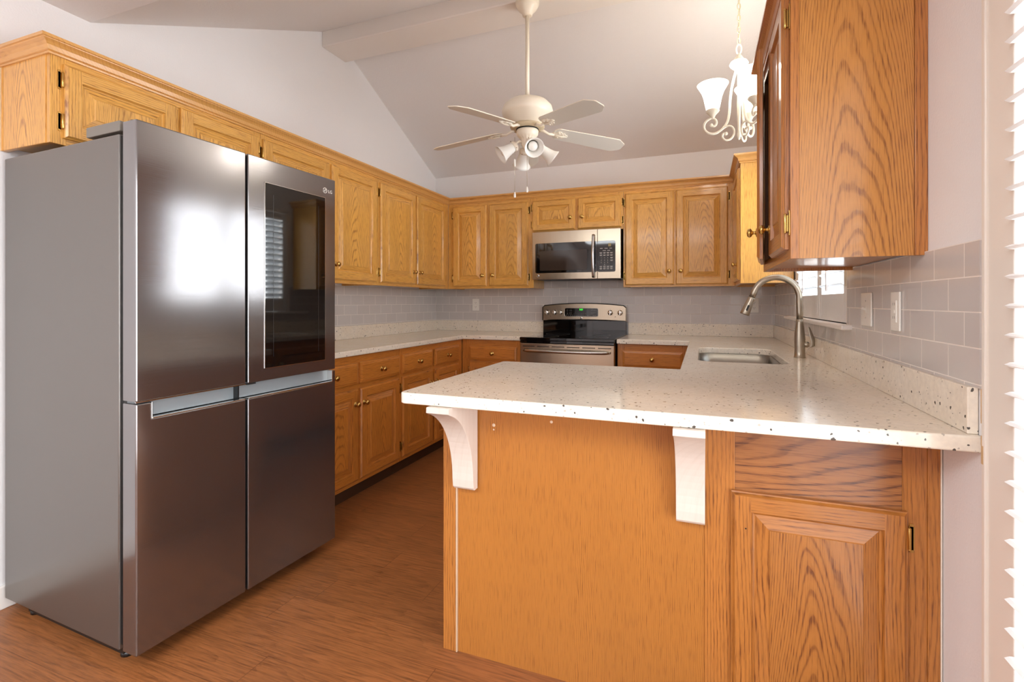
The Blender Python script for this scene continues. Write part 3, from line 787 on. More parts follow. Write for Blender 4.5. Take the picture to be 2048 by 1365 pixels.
tag(box(0.0012, 0.0200, -2.462, -0.0012, ZC + 0.0003, ZS).build('granite_upstand', GRAN, bevel=0.002), 'low granite upstand along the left wall', 'backsplash')
tag(box(1.944, W - 0.0210, -0.0205, -0.0012, ZC + 0.0003, ZS).build('granite_upstand', GRAN, bevel=0.002), 'low granite upstand on the back wall, right of the range', 'backsplash')
tag(box(W - 0.0205, W - 0.0012, -3.118, -0.0012, ZC + 0.0003, ZS).build('granite_upstand', GRAN, bevel=0.002), 'long granite upstand along the right wall beneath the window and outlets', 'backsplash')

# sink
sink = thing('sink', 'undermounted stainless steel sink in the right countertop', 'sink', ((sx0 + sx1) / 2, (sy0 + sy1) / 2, ZG - 0.2))
def rr(x0, x1, y0, y1, r): return fillet([(x0, y0), (x1, y0), (x1, y1), (x0, y1)], {0: r, 1: r, 2: r, 3: r})
hw, hl = (sx1 - sx0) / 2, (sy1 - sy0) / 2
mb = MB()
lev = [(0.012, 0.199, .08), (-0.004, 0.199, .07), (-0.006, 0.03, .065), (-0.03, 0.006, .05)]
loops = [[(x, y, z_) for x, y in rr(-hw - i, hw + i, -hl - i, hl + i, r_)] for i, z_, r_ in lev]
n = len(loops[0])
for a, b_ in zip(loops, loops[1:]): mb.add(a + b_, [(i, (i + 1) % n, n + (i + 1) % n, n + i) for i in range(n)], 0, True)
mb.add(loops[-1], [tuple(range(n))])
bowl = mb.build('bowl', steel('sink_steel', (150, 145, 138), 0.3, 1), sink)
md = bowl.modifiers.new('solid', 'SOLIDIFY'); md.thickness = 0.0015; md.offset = 0
mb = MB(); mb.lathe([(0.045, 0.0), (0.045, 0.004), (0.03, 0.005), (0.028, 0.001)], 20); mb.build('drain', CHROME, sink, (0, 0, 0.007))

# faucet
fx, fy = 3.018, -1.575
fa = thing('faucet', 'brushed nickel gooseneck pull-down faucet behind the sink', 'faucet', (fx, fy, ZC))
mb = MB()
mb.lathe([(0.0275, 0), (0.0275, 0.004), (0.0255, 0.006), (0.0245, 0.03), (0.0245, 0.055), (0.0250, 0.09), (0.0235, 0.12), (0.0200, 0.15), (0.0175, 0.18), (0.0168, 0.195)], 28)
mb.build('faucet_body', NICKEL, fa)
mb = MB(); pts = [(0, 0, 0.196), (0, 0, 0.23), (-0.001, 0, 0.26)]
rad_ = 0.107; cxn, czn = -0.108, 0.268 + 0.035
for k in range(0, 19):
    a = R(8) + (PI * 0.86) * k / 18
    pts.append((cxn + rad_ * math.cos(a) , 0.0, czn + rad_ * math.sin(a) * 1.02))
last = Vector(pts[-1]); d_ = (Vector(pts[-1]) - Vector(pts[-2])).normalized()
pts.append(tuple(last + d_ * 0.03))
mb.tube(pts, 0.0155, 16); mb.build('gooseneck', NICKEL, fa)
mb = MB(); q = Vector(pts[-1])
hd = Vector((-0.30, 0, -1)).normalized() if False else d_
rot_ = Vector((0, 0, 1)).rotation_difference(d_).to_matrix().to_4x4()
mb.X = Matrix.Translation(q) @ rot_
mb.lathe([(0.0165, 0), (0.0170, 0.003), (0.0185, 0.03), (0.0225, 0.075), (0.0235, 0.092), (0.0215, 0.096), (0.012, 0.096)], 24)
sp = mb.build('spray_head', NICKEL, fa)
mb = MB(); mb.X = Matrix.Translation(q) @ rot_; mb.box(-0.005, 0.005, -0.0245, -0.016, 0.042, 0.074)
mb.X = mb.X @ Matrix.Rotation(PI / 2, 4, 'Z')
MB_btn = mb.build('spray_button', BLACKP, sp, bevel=0.003)
MB_btn.rotation_euler = (0, 0, 0)
mb = MB(); mb.X = Matrix.Translation((0.018, -0.004, 0.068)) @ Matrix.Rotation(PI / 2, 4, 'Y'); mb.lathe([(0.0150, 0), (0.0150, 0.016), (0.012, 0.022), (0.008, 0.024)], 18)
mb.build('valve_cap', NICKEL, fa)
mb = MB()
path = [(0.045, -0.004, 0.052), (0.058, -0.004, 0.060), (0.062, -0.004, 0.078), (0.055, -0.002, 0.105), (0.045, 0.0, 0.135), (0.040, 0.0, 0.160)]
prof = [(-0.017, 0), (0, 0.0035), (0.017, 0), (0, -0.0035)]
vs = []; ws = [0.5, 0.9, 1.15, 1.0, 0.75, 0.5]
for (x_, y_, z_), s_ in zip(path, ws):
    for a, b_ in prof: vs.append((x_ + a * s_ * 0.95 - b_ * 0.4, y_ + a * s_ * 0.35 + b_ * 1.6, z_))
fs = [(i * 4 + k, i * 4 + (k + 1) % 4, i * 4 + 4 + (k + 1) % 4, i * 4 + 4 + k) for i in range(5) for k in range(4)] + [(0, 1, 2, 3), (23, 22, 21, 20)]
mb.add(vs, fs, 0, True); h_ = mb.build('lever_handle', NICKEL, fa)
ss = h_.modifiers.new('sub', 'SUBSURF'); ss.levels = 2; ss.render_levels = 2

# ------------------------------------------------------------------ refrigerator
FW = 0.8856
fz = lambda z_: 1.1975 + (z_ - 1.1975) * 0.981 if z_ > 0.02 else z_
fg = thing('refrigerator', 'four-door stainless steel refrigerator with black glass panel, standing in the left foreground', 'refrigerator', (0.8552, -3.4089, 0), -PI / 2 - R(2.247))
# local: x = -s (s runs from the near corner to the far one), y outward
def sb(s0, s1, y0, y1, z0, z1, mi=0, mb=None):
    return (mb or MB()).box(-s1, -s0, y0, y1, fz(z0), fz(z1), mi)
mb = sb(0.004, FW - 0.004, -0.832, -0.0985, 0.024, 1.765)
mb.build('housing', STEEL_S, fg, bevel=0.004)
sb(0.012, FW - 0.012, -0.0985, -0.070, 0.04, 1.76).build('door_gasket', BLACKP, fg)
sb(0.03, FW - 0.03, -0.72, -0.12, 0.01, 0.046).build('base_grille', BLACKP, fg)
for s_, y_ in ((0.05, -0.13), (FW - 0.05, -0.13), (0.05, -0.70), (FW - 0.05, -0.70)):
    mb = MB(); mb.lathe([(0.022, 0), (0.022, 0.012), (0.014, 0.014), (0.014, 0.048)], 14); mb.build('levelling_foot', BLACKP, fg, (-s_, y_, 0))
sb(0.0, 0.397, -0.072, 0, 0.868, 1.800).build('upper_door', STEEL_D, fg, bevel=0.004)
ud = sb(0.406, FW, -0.072, 0, 0.868, 1.800).build('upper_door', STEEL_D, fg, bevel=0.004)
def lower(s0, s1, e0, e1):
    # door front with the grip recess cut along its top edge
    poly = [(-s0, 0.031), (-s1, 0.031), (-s1, 0.861 if e1 else 0.806), (-s1 + e1, 0.861 if e1 else 0.806), (-s1 + e1, 0.806), (-s0 - e0, 0.806), (-s0 - e0, 0.861 if e0 else 0.806), (-s0, 0.861 if e0 else 0.806)]
    out = []
    poly = [(p, fz(q)) for p, q in poly]
    for p in poly:
        if not out or (Vector(p) - Vector(out[-1])).length > 1e-5: out.append(p)
    return MB().prism(out, -0.072, 0, 'y').build('lower_door', STEEL_D, fg, bevel=0.004)
ld = lower(0.0, 0.397, 0.048, 0)
lr = lower(0.406, FW, 0, 0.022)
sb(0.012, FW - 0.012, -0.068, -0.030, 0.812, 0.866).build('grip_recess', GREYBAND, fg)
mb = MB(); sb(0.050, 0.395, -0.030, 0.0015, 0.8055, 0.8095, 0, mb); sb(0.047, 0.0505, -0.03, 0.0015, 0.8055, 0.862, 0, mb); mb.build('grip_trim', CHROME, ld, bevel=0.001)
mb = MB(); sb(0.409, 0.866, -0.030, 0.0015, 0.8055, 0.8095, 0, mb); sb(0.8630, 0.8665, -0.03, 0.0015, 0.8055, 0.862, 0, mb); mb.build('grip_trim', CHROME, lr, bevel=0.001)
sb(0.366, 0.371, -0.034, -0.004, 0.810, 0.867).build('recess_divider', BLACKP, fg)
mb = MB(); sb(0.0, 0.397, -0.006, 0.0006, 0.8655, 0.8685, 0, mb); mb.build('bottom_edge_trim', CHROME, fg)
sb(0.406, 0.445, -0.03, -0.002, 0.862, 0.8675).build('door_stop', BLACKP, fg, bevel=0.001)
gp = sb(0.485, 0.817, -0.001, 0.0022, 0.921, 1.700).build('glass_panel', BLACKG, ud, bevel=0.001)
mb = MB()
for a in ((0.483, 0.8185, 1.700, 1.7020), (0.483, 0.8185, 0.9190, 0.9210)): sb(a[0], a[1], -0.001, 0.0028, a[2], a[3], 0, mb)
for a in ((0.4830, 0.4850), (0.8170, 0.8190)): sb(a[0], a[1], -0.001, 0.0028, 0.919, 1.702, 0, mb)
mb.build('glass_trim', CHROME, ud)
mb = MB()
for a in ((0.525, 0.5265, 0.965, 1.655), (0.775, 0.7765, 0.965, 1.655)): sb(a[0], a[1], 0.0022, 0.0024, a[2], a[3], 0, mb)
mb.build('inner_frame_line', plain('faint_grey_line', (44, 44, 46), 0.3), gp)
# hinge covers
mb = sb(0.006, 0.085, -0.290, -0.100, 1.776, 1.812); mb.build('hinge_cover', plain('grey_plastic', (128, 122, 114), 0.4, 0.3), fg, bevel=0.003)
sb(FW - 0.085, FW - 0.006, -0.290, -0.100, 1.776, 1.812).build('hinge_cover', plain('grey_plastic_cap', (128, 122, 114), 0.4, 0.3), fg, bevel=0.003)
for s_ in (0.030, FW - 0.030):
    mb = MB(); mb.lathe([(0.011, 0), (0.011, 0.02), (0.016, 0.02), (0.016, 0.036), (0.014, 0.038)], 16); mb.build('hinge_pin', STEEL, fg, (-s_, -0.056, fz(1.790) - 0.018))
# emblem: face disc and letters
lg = MB()
lg.X = Matrix.Translation((-0.8180, 0.0003, fz(1.737))) @ Matrix.Rotation(-PI / 2, 4, 'X')
ringpts = [(0.0118 * math.cos(a), 0.0118 * math.sin(a), 0.0003) for a in [R(20 + k * 320 / 28) for k in range(29)]]
lg.tube(ringpts, 0.0014, 6)
lg.tube([(-0.001, -0.006, 0.0003), (-0.001, 0.005, 0.0003)], 0.0012, 6); lg.tube([(-0.001, 0.005, 0.0003), (0.004, 0.005, 0.0003)], 0.0012, 6); lg.tube([(0.002, 0.0, 0.0003), (0.011, 0.0, 0.0003)], 0.0012, 6)
lg.sphere((-0.0055, -0.0045, 0.0003), 0.0019)
lg.build('emblem', plain('emblem_silver', (235, 232, 225), 0.3), ud)
text('lettering', 'LG', 0.0215, plain('letter_silver', (232, 230, 222), 0.3), ud, (-0.8515, 0.0006, fz(1.7355)), (PI / 2, 0, PI))

# ------------------------------------------------------------------ range
XR0 = 1.1755; RW = 0.7605
rg = thing('range', 'freestanding stainless electric range with black glass cooktop against the back wall', 'range', (XR0 + RW / 2, -0.66, 0), PI)
# local x = -(X - mid), y outward from y=-0.66 plane
hwid = RW / 2 - 0.002
box(-hwid, hwid, -0.640, -0.006, 0.02, 0.892).build('body', BLACKP, rg, bevel=0.003)
box(-hwid - 0.0015, hwid + 0.0015, -0.585, 0.046, 0.893, 0.9165).build('cooktop', BLACKG, rg, bevel=0.003)
mb = MB(); mb.box(-hwid, hwid, 0.0, 0.040, 0.870, 0.892); mb.build('front_trim', BLACKG, rg, bevel=0.003)
dr = box(-hwid, hwid, 0.0, 0.038, 0.27, 0.868).build('oven_door', STEEL, rg, bevel=0.004)
box(-0.26, 0.26, 0.0375, 0.0395, 0.36, 0.70).build('oven_window', BLACKG, dr, bevel=0.002)
for k in range(6):
    xx = -0.305 + k * 0.122
    box(xx - 0.050, xx + 0.050, 0.0375, 0.0388, 0.842, 0.8475).build('vent_slot', DARKSLOT, dr)
mb = MB(); hp = []
for k in range(21):
    t_ = -1 + 2 * k / 20; hp.append((0.345 * t_, 0.050 + 0.038 * (1 - t_ ** 4), 0.812))
mb.tube(hp, [0.009] + [0.0135] * 19 + [0.009], 14); mb.build('handle', steel('handle_steel', (196, 190, 182), 0.24, 0), dr)
for sx_ in (-0.338, 0.338): box(sx_ - 0.012, sx_ + 0.012, 0.036, 0.060, 0.803, 0.821).build('handle_mount', STEEL, dr, bevel=0.003)
box(-hwid, hwid, 0.0, 0.036, 0.065, 0.262).build('storage_drawer', STEEL, rg, bevel=0.004)
box(-0.36, 0.36, -0.6, -0.03, 0.0, 0.03).build('toe_base', BLACKP, rg)
# backguard: lower black riser and steel console with curved top
box(-hwid, hwid, -0.655 + 0.018, -0.585, 0.9, 1.035).build('riser', BLACKG, rg, bevel=0.003)
top = [(-hwid - 0.001, 1.030), (-hwid - 0.001, 1.150)]
for k in range(13):
    t_ = -1 + 2 * k / 12; top.append((t_ * (hwid - 0.02), 1.168 + 0.020 * (1 - t_ * t_)))
top += [(hwid + 0.001, 1.150), (hwid + 0.001, 1.030)]
for k in range(1, 8):
    t_ = 1 - 2 * k / 8; top.append((t_ * hwid, 1.030 + 0.010 * (1 - t_ * t_)))
con = MB().prism(top, -0.638, -0.570, 'y').build('control_console', STEEL, rg, bevel=0.005)
mb = MB(); op = [(p, q + 0.0005) for p, q in top[1:17]]
mb.tube([(p, -0.568, q) for p, q in op], 0.0028, 6); mb.build('console_edge', BLACKP, con)
yc0 = -0.570
def rrect(x0, x1, z0, z1, r): return fillet([(x0, z0), (x1, z0), (x1, z1), (x0, z1)], {0: r, 1: r, 2: r, 3: r})
mx = lambda X: -(X - (XR0 + RW / 2))
disp = MB().prism(rrect(mx(1.690), mx(1.388), 1.071, 1.141, 0.012), yc0 - 0.002, yc0 + 0.002, 'y').build('display_panel', BLACKG, con)
mb = MB(); mb.tube([(p, yc0 + 0.001, q) for p, q in rrect(mx(1.692), mx(1.386), 1.069, 1.143, 0.013)], 0.0018, 6, closed=True); mb.build('display_bezel', CHROME, con)
text('clock_digits', '3:21', 0.020, GREENLED, disp, (mx(1.540), yc0 + 0.0022, 1.131), (PI / 2, 0, PI))
random.seed(3)
mb = MB()
for col_ in (1.412, 1.434, 1.448):
    for zz in (1.125, 1.108, 1.092): mb.box(mx(col_) - 0.006, mx(col_) + 0.006, yc0 + 0.002, yc0 + 0.0024, zz - 0.0016, zz + 0.0016)
for col_ in (1.635, 1.655, 1.672):
    for zz in (1.125, 1.108, 1.092): mb.box(mx(col_) - 0.005, mx(col_) + 0.005, yc0 + 0.002, yc0 + 0.0024, zz - 0.0018, zz + 0.0018)
for k in range(16): xx = mx(1.405 + k * 0.0175); mb.box(xx - 0.0045, xx + 0.0045, yc0 + 0.002, yc0 + 0.0024, 1.078, 1.0815)
for k in range(7): xx = mx(1.475 + k * 0.0175); mb.box(xx - 0.0035, xx + 0.0035, yc0 + 0.002, yc0 + 0.0024, 1.0925, 1.0965)
mb.build('key_print', plain('dim_print', (120, 122, 122), 0.5), disp)
for kx in (1.220, 1.293, 1.353, 1.800, 1.885):
    zk = 1.105
    r_ = 0.0235 if kx != 1.353 else 0.019
    mb = MB(); mb.X = Matrix.Translation((mx(kx), yc0, zk)) @ Matrix.Rotation(-PI / 2, 4, 'X'); mb.lathe([(r_, 0), (r_, 0.004), (r_ * 0.9, 0.008), (r_ * .78, 0.022), (r_ * .7, 0.024), (0.001, 0.0245)], 20)
    kn = mb.build('control_knob', CHROME, con)
    mb = MB(); mb.X = Matrix.Translation((mx(kx), yc0 + 0.022, zk)) @ Matrix.Rotation(R(20 if kx < 1.5 else 0), 4, 'Y'); mb.box(-0.004, 0.004, 0, 0.008, -r_ * .85, r_ * .85)
    mb.build('knob_grip', CHROME, kn, bevel=0.0015)
    mb = MB()
    for q_ in range(9):
        a = R(-140 + q_ * 35) + PI / 2
        mb.box(mx(kx) + 0.032 * math.cos(a) - 0.0013, mx(kx) + 0.032 * math.cos(a) + 0.0013, yc0, yc0 + 0.0004, zk + 0.032 * math.sin(a) - 0.0013, zk + 0.032 * math.sin(a) + 0.0013)
    mb.build('dial_marks', DARKSLOT, con)
def emblem(parent, x, y, z, r_):
    mb = MB(); mb.X = Matrix.Translation((x, y, z)) @ Matrix.Rotation(-PI / 2, 4, 'X')
    mb.lathe([(r_, 0), (r_, 0.001), (r_ * .86, 0.0016), (0.001, 0.0016)], 22)
    o = mb.build('emblem', CHROME, parent)
    mb = MB(); mb.X = Matrix.Translation((x, y + 0.0016, z)) @ Matrix.Rotation(-PI / 2, 4, 'X')
    mb.tube([(r_ * .6 * math.cos(a), r_ * .6 * math.sin(a), 0) for a in [k * PI / 8 for k in range(16)]], r_ * .10, 5, closed=True)
    mb.build('emblem_ring', DARKSLOT, o)
    text('emblem_script', 'GE', r_ * 0.85, DARKSLOT, o, (x, y + 0.0018, z), (PI / 2, 0, PI))
emblem(con, mx(1.540), yc0, 1.055, 0.011)
for px in (1.252, 1.842):
    mb = MB(); mb.X = Matrix.Translation((mx(px), yc0, 1.068)) @ Matrix.Rotation(-PI / 2, 4, 'X'); mb.lathe([(0.0035, 0), (0.003, 0.001)], 10); mb.build('indicator', DARKSLOT, con)
# burner rings
for bx, by, br_ in ((-0.19, -0.12, 0.115), (0.19, -0.12, 0.09), (-0.19, -0.42, 0.08), (0.19, -0.42, 0.105)):
    mb = MB(); mb.tube([(bx + br_ * math.cos(a), by + br_ * math.sin(a), 0.9167) for a in [k * PI / 20 for k in range(40)]], 0.0006, 4, closed=True)
    mb.build('burner_ring', plain('burner_grey', (70, 70, 72), 0.4), rg)

# ------------------------------------------------------------------ microwave
mw = thing('microwave', 'over-the-range stainless microwave with black window and keypad', 'microwave', (XR0 + RW / 2, -0.370, 1.392), PI)
HM = 0.409
box(-hwid + 0.0, hwid - 0.0, -0.368, 0.0, 0.004, HM - 0.001).build('body', BLACKP, mw, bevel=0.002)
def bowed(x0, x1, z0, z1, bulge=0.012, y0=0.0, yb=0.0265, n=10):
    mb = MB(); pts = []
    for k in range(n + 1):
        x = x0 + (x1 - x0) * k / n; pts.append((x, yb + bulge * (1 - (x / 0.38) ** 2)))
    poly = [(x0, y0)] + pts + [(x1, y0)]
    return mb.prism(poly, z0, z1, 'z')
xs_ = mx(1.7463)
md_ = bowed(xs_ + 0.001, hwid, 0.0, HM, 0.010, 0.0, 0.018).build('door', STEEL, mw, bevel=0.002)
cp_ = bowed(-hwid, xs_ - 0.001, 0.0, HM, 0.010, 0.0, 0.018).build('control_side', STEEL, mw, bevel=0.002)
def curve_plate(poly, off, th, name, mat, parent):
    # plate following the bowed front: subdivide by x
    xsn = sorted(set([p for p, _ in poly])); x0, x1 = xsn[0], xsn[-1]
    mb = MB(); N = 16
    def zr(x):
        zs = []
        n_ = len(poly)
        for i in range(n_):
            (a, b_), (c, d) = poly[i], poly[(i + 1) % n_]
            if abs(a - c) < 1e-9:
                if abs(x - a) < 1e-9: zs += [b_, d]
            elif min(a, c) - 1e-9 <= x <= max(a, c) + 1e-9: zs.append(b_ + (d - b_) * (x - a) / (c - a))
        return min(zs), max(zs)
    X = sorted(set([x0 + (x1 - x0) * k / N for k in range(N + 1)] + xsn))
    vs = []
    for x in X:
        lo, hi = zr(x); yb = 0.018 + 0.010 * (1 - (x / 0.38) ** 2) + off
        vs += [(x, yb, lo), (x, yb, hi), (x, yb + th, lo), (x, yb + th, hi)]
    fs = []
    for i in range(len(X) - 1):
        a = i * 4; b_ = a + 4
        fs += [(a + 2, b_ + 2, b_ + 3, a + 3), (a, a + 1, b_ + 1, b_), (a, b_, b_ + 2, a + 2), (a + 1, a + 3, b_ + 3, b_ + 1)]
    fs += [(0, 2, 3, 1), (len(vs) - 4, len(vs) - 3, len(vs) - 1, len(vs) - 2)]
    mb.add(vs, fs)
    return mb.build(name, mat, parent)
Z = lambda z_: z_ - 1.392
wp = curve_plate(rrect(xs_ + 0.001, mx(1.206), Z(1.447), Z(1.703), 0.014), 0.0002, 0.0015, 'window_surround', BLACKG, md_)
curve_plate(rrect(xs_ + 0.086, mx(1.247), Z(1.468), Z(1.638), 0.010), 0.0014, 0.0008, 'window', SMOKE, md_)
kp = curve_plate(rrect(mx(1.893), xs_ - 0.001, Z(1.447), Z(1.703), 0.014), 0.0002, 0.0015, 'keypad', BLACKG, cp_)
fy_ = lambda x: 0.018 + 0.010 * (1 - (x / 0.38) ** 2) + 0.0018
def kb(X0, X1, z0, z1, mb, th=0.0006):
    x0, x1 = mx(X1), mx(X0); y_ = min(fy_(x0), fy_(x1)) - 0.0002
    mb.box(x0, x1, y_, y_ + th + 0.0004, Z(z0), Z(z1))
mb = MB(); kb(1.790, 1.857, 1.655, 1.680, mb); mb.build('clock_display', LCD, kp)
mb = MB()
for (r0, cols) in ((1.640, ((1.768, 1.790), (1.803, 1.830), (1.845, 1.866))), (1.622, ((1.790, 1.815), (1.826, 1.850)))):
    for a, b_ in cols: kb(a, b_, r0 - 0.002, r0 + 0.002, mb)
for r0 in (1.603, 1.584):
    for a in (1.764, 1.793, 1.822, 1.850):
        kb(a, a + 0.021, r0 + 0.001, r0 + 0.004, mb); kb(a + 0.002, a + 0.019, r0 - 0.005, r0 - 0.002, mb)
for r0 in (1.562, 1.541):
    kb(1.851, 1.872, r0 + 0.001, r0 + 0.004, mb); kb(1.853, 1.870, r0 - 0.005, r0 - 0.002, mb)
for r0 in (1.490, 1.474):
    for a in (1.764, 1.793, 1.822, 1.850):
        kb(a, a + 0.021, r0 + 0.001, r0 + 0.004, mb); kb(a + 0.002, a + 0.019, r0 - 0.005, r0 - 0.002, mb)
mb.build('key_print', INK, kp)
for i, ch in enumerate('1234567890'):
    if ch == '0': X_, z_ = 1.8045, 1.506
    else: X_, z_ = 1.778 + (i % 3) * 0.0265, 1.562 - (i // 3) * 0.0195
    text('key_digit', ch, 0.0135, INK, kp, (mx(X_), fy_(mx(X_)) + 0.0002, Z(z_)), (PI / 2, 0, PI))
mb = MB(); hp = []
for k in range(17):
    t_ = -1 + 2 * k / 16; hp.append((mx(1.715), 0.036 + 0.028 * (1 - t_ ** 2), Z(1.579) + 0.176 * t_))
mb.tube(hp, 0.0125, 12); mb.build('handle', steel('microwave_handle_steel', (196, 196, 198), 0.24, 2), md_)
emblem(md_, mx(1.230), fy_(mx(1.230)) - 0.0012, Z(1.425), 0.012)
mb = MB(); mb.box(-0.34, 0.34, -0.30, -0.01, -0.002, 0.004); mb.build('vent_filter', plain('filter_grey', (60, 60, 62), 0.5, 0.5), mw)

# ------------------------------------------------------------------ outlets and switches
def plate(name, label, face, s, z, fp, kind_, dbl=False, wd=0.071, ht=0.117):
    sg = {'S': (s, fp), 'W': (fp, s), 'E': (fp, s)}[face]
    r = thing(name, label, {'outlet': 'outlet', 'switch': 'switch', 'wall_plate': 'wall plate'}[name], (sg[0], sg[1], z - ht / 2), FACE[face])
    box(-wd / 2, wd / 2, 0, 0.006, 0, ht).build('cover_plate', WHITEP, r, bevel=0.0025)
    if kind_ == 'outlet':
        for zz in (ht / 2 - 0.021, ht / 2 + 0.021):
            o = MB().prism(fillet([(-0.0165, zz - 0.014), (0.0165, zz - 0.014), (0.0165, zz + 0.014), (-0.0165, zz + 0.014)], {0: .006, 1: .006, 2: .006, 3: .006}), 0.005, 0.0075, 'y').build('socket', WHITEP, r)
            mb = MB(); mb.box(-0.0075, -0.0055, 0.0074, 0.0078, zz - 0.002, zz + 0.006); mb.box(0.0055, 0.0075, 0.0074, 0.0078, zz - 0.002, zz + 0.006); mb.box(-0.0018, 0.0018, 0.0074, 0.0078, zz - 0.010, zz - 0.006)
            mb.build('socket_slots', DARKSLOT, o)
    elif kind_ == 'decor':
        o = box(-0.0165, 0.0165, 0.005, 0.0085, ht / 2 - 0.033, ht / 2 + 0.033).build('socket', WHITEP, r, bevel=0.001)
        mb = MB()
        for zz in (ht / 2 - 0.02, ht / 2 + 0.02):
            mb.box(-0.0075, -0.0055, 0.0084, 0.0088, zz - 0.002, zz + 0.006); mb.box(0.0055, 0.0075, 0.0084, 0.0088, zz - 0.002, zz + 0.006)
        mb.build('socket_slots', plain('grey_slot', (110, 104, 98), 0.6), o)
        box(-0.006, 0.006, 0.0084, 0.0098, ht / 2 - 0.005, ht / 2 + 0.005).build('test_button', WHITEP, o, bevel=0.0005)
    else:
        o = box(-0.005, 0.005, 0.005, 0.0075, ht / 2 - 0.012, ht / 2 + 0.012).build('toggle_slot', WHITEP, r)
        mb = MB(); mb.X = Matrix.Translation((0, 0.006, ht / 2)) @ Matrix.Rotation(R(25), 4, 'X'); mb.box(-0.0035, 0.0035, 0, 0.014, -0.004, 0.004); mb.build('toggle', WHITEP, o, bevel=0.001)
        mb = MB()
        for zz in (ht / 2 - 0.030, ht / 2 + 0.030):
            mb.X = Matrix.Translation((0, 0.006, zz)) @ Matrix.Rotation(-PI / 2, 4, 'X'); mb.lathe([(0.003, 0), (0.0025, 0.001)], 10)
        mb.build('screws', plain('screw_white', (200, 196, 190), 0.4), r)
    return r
plate('outlet', 'white duplex outlet on the back wall tiles, left of the range', 'S', 0.460, 1.1715, -0.0085, 'outlet')
plate('outlet', 'white outlet on the back wall tiles, behind the faucet spray head', 'S', 2.945, 1.1715, -0.0085, 'outlet')
plate('switch', 'white toggle switch on the right wall tiles, nearest the sink window', 'W', -2.385, 1.172, W - 0.0085, 'switch', wd=0.115)
plate('outlet', 'white test-button outlet on the right wall tiles, below the near cabinet', 'W', -2.668, 1.170, W - 0.0085, 'decor')

# ------------------------------------------------------------------ ceiling fan
FX, FY = 1.555, -1.600
fan = thing('ceiling_fan', 'antique white ceiling fan with five blades and four bell shades under the ridge beam', 'ceiling fan', (FX, FY, 3.0355))
def fl(z_): return z_ - 3.0355
mb = MB(); mb.lathe([(0.072, 0.0), (0.072, -0.018), (0.066, -0.022), (0.066, -0.030), (0.058, -0.046), (0.044, -0.060), (0.032, -0.070), (0.030, -0.084), (0.022, -0.088)], 32)
mb.build('canopy', ALMOND, fan)
mb = MB(); mb.lathe([(0.0125, fl(2.965)), (0.0125, fl(2.425))], 16); mb.build('downrod', ALMOND, fan)
mb = MB(); mb.lathe([(0.030, fl(2.436)), (0.085, fl(2.430)), (0.125, fl(2.416)), (0.150, fl(2.388)), (0.156, fl(2.365)), (0.156, fl(2.350)), (0.146, fl(2.335)), (0.135, fl(2.325)), (0.105, fl(2.285)), (0.085, fl(2.270)), (0.078, fl(2.262)), (0.072, fl(2.258))], 96, rib=(7, 9, 48, 0.018))
mh = mb.build('motor_housing', ALMOND, fan)
mb = MB(); mb.lathe([(0.100, fl(2.275)), (0.106, fl(2.268)), (0.100, fl(2.258)), (0.07, fl(2.254))], 48); mb.build('rotor_ring', PATINA, fan)
mb = MB(); mb.lathe([(0.069, fl(2.254)), (0.0695, fl(2.250)), (0.069, fl(2.248))], 32); mb.build('shadow_ring', DARKSLOT, fan)
mb = MB(); mb.lathe([(0.066, fl(2.248)), (0.068, fl(2.242)), (0.066, fl(2.222)), (0.056, fl(2.208)), (0.045, fl(2.202)), (0.038, fl(2.190)), (0.036, fl(2.160)), (0.028, fl(2.145)), (0.020, fl(2.135)), (0.001, fl(2.132))], 60, rib=(4, 6, 14, 0.05))
mb.build('switch_housing', ALMOND, fan)
YAW = 0.3672
def cdir(a):   # azimuth measured from the viewing direction, clockwise
    return Vector((math.cos(YAW) * math.sin(a) - math.sin(YAW) * math.cos(a), math.sin(YAW) * math.sin(a) + math.cos(YAW) * math.cos(a), 0))
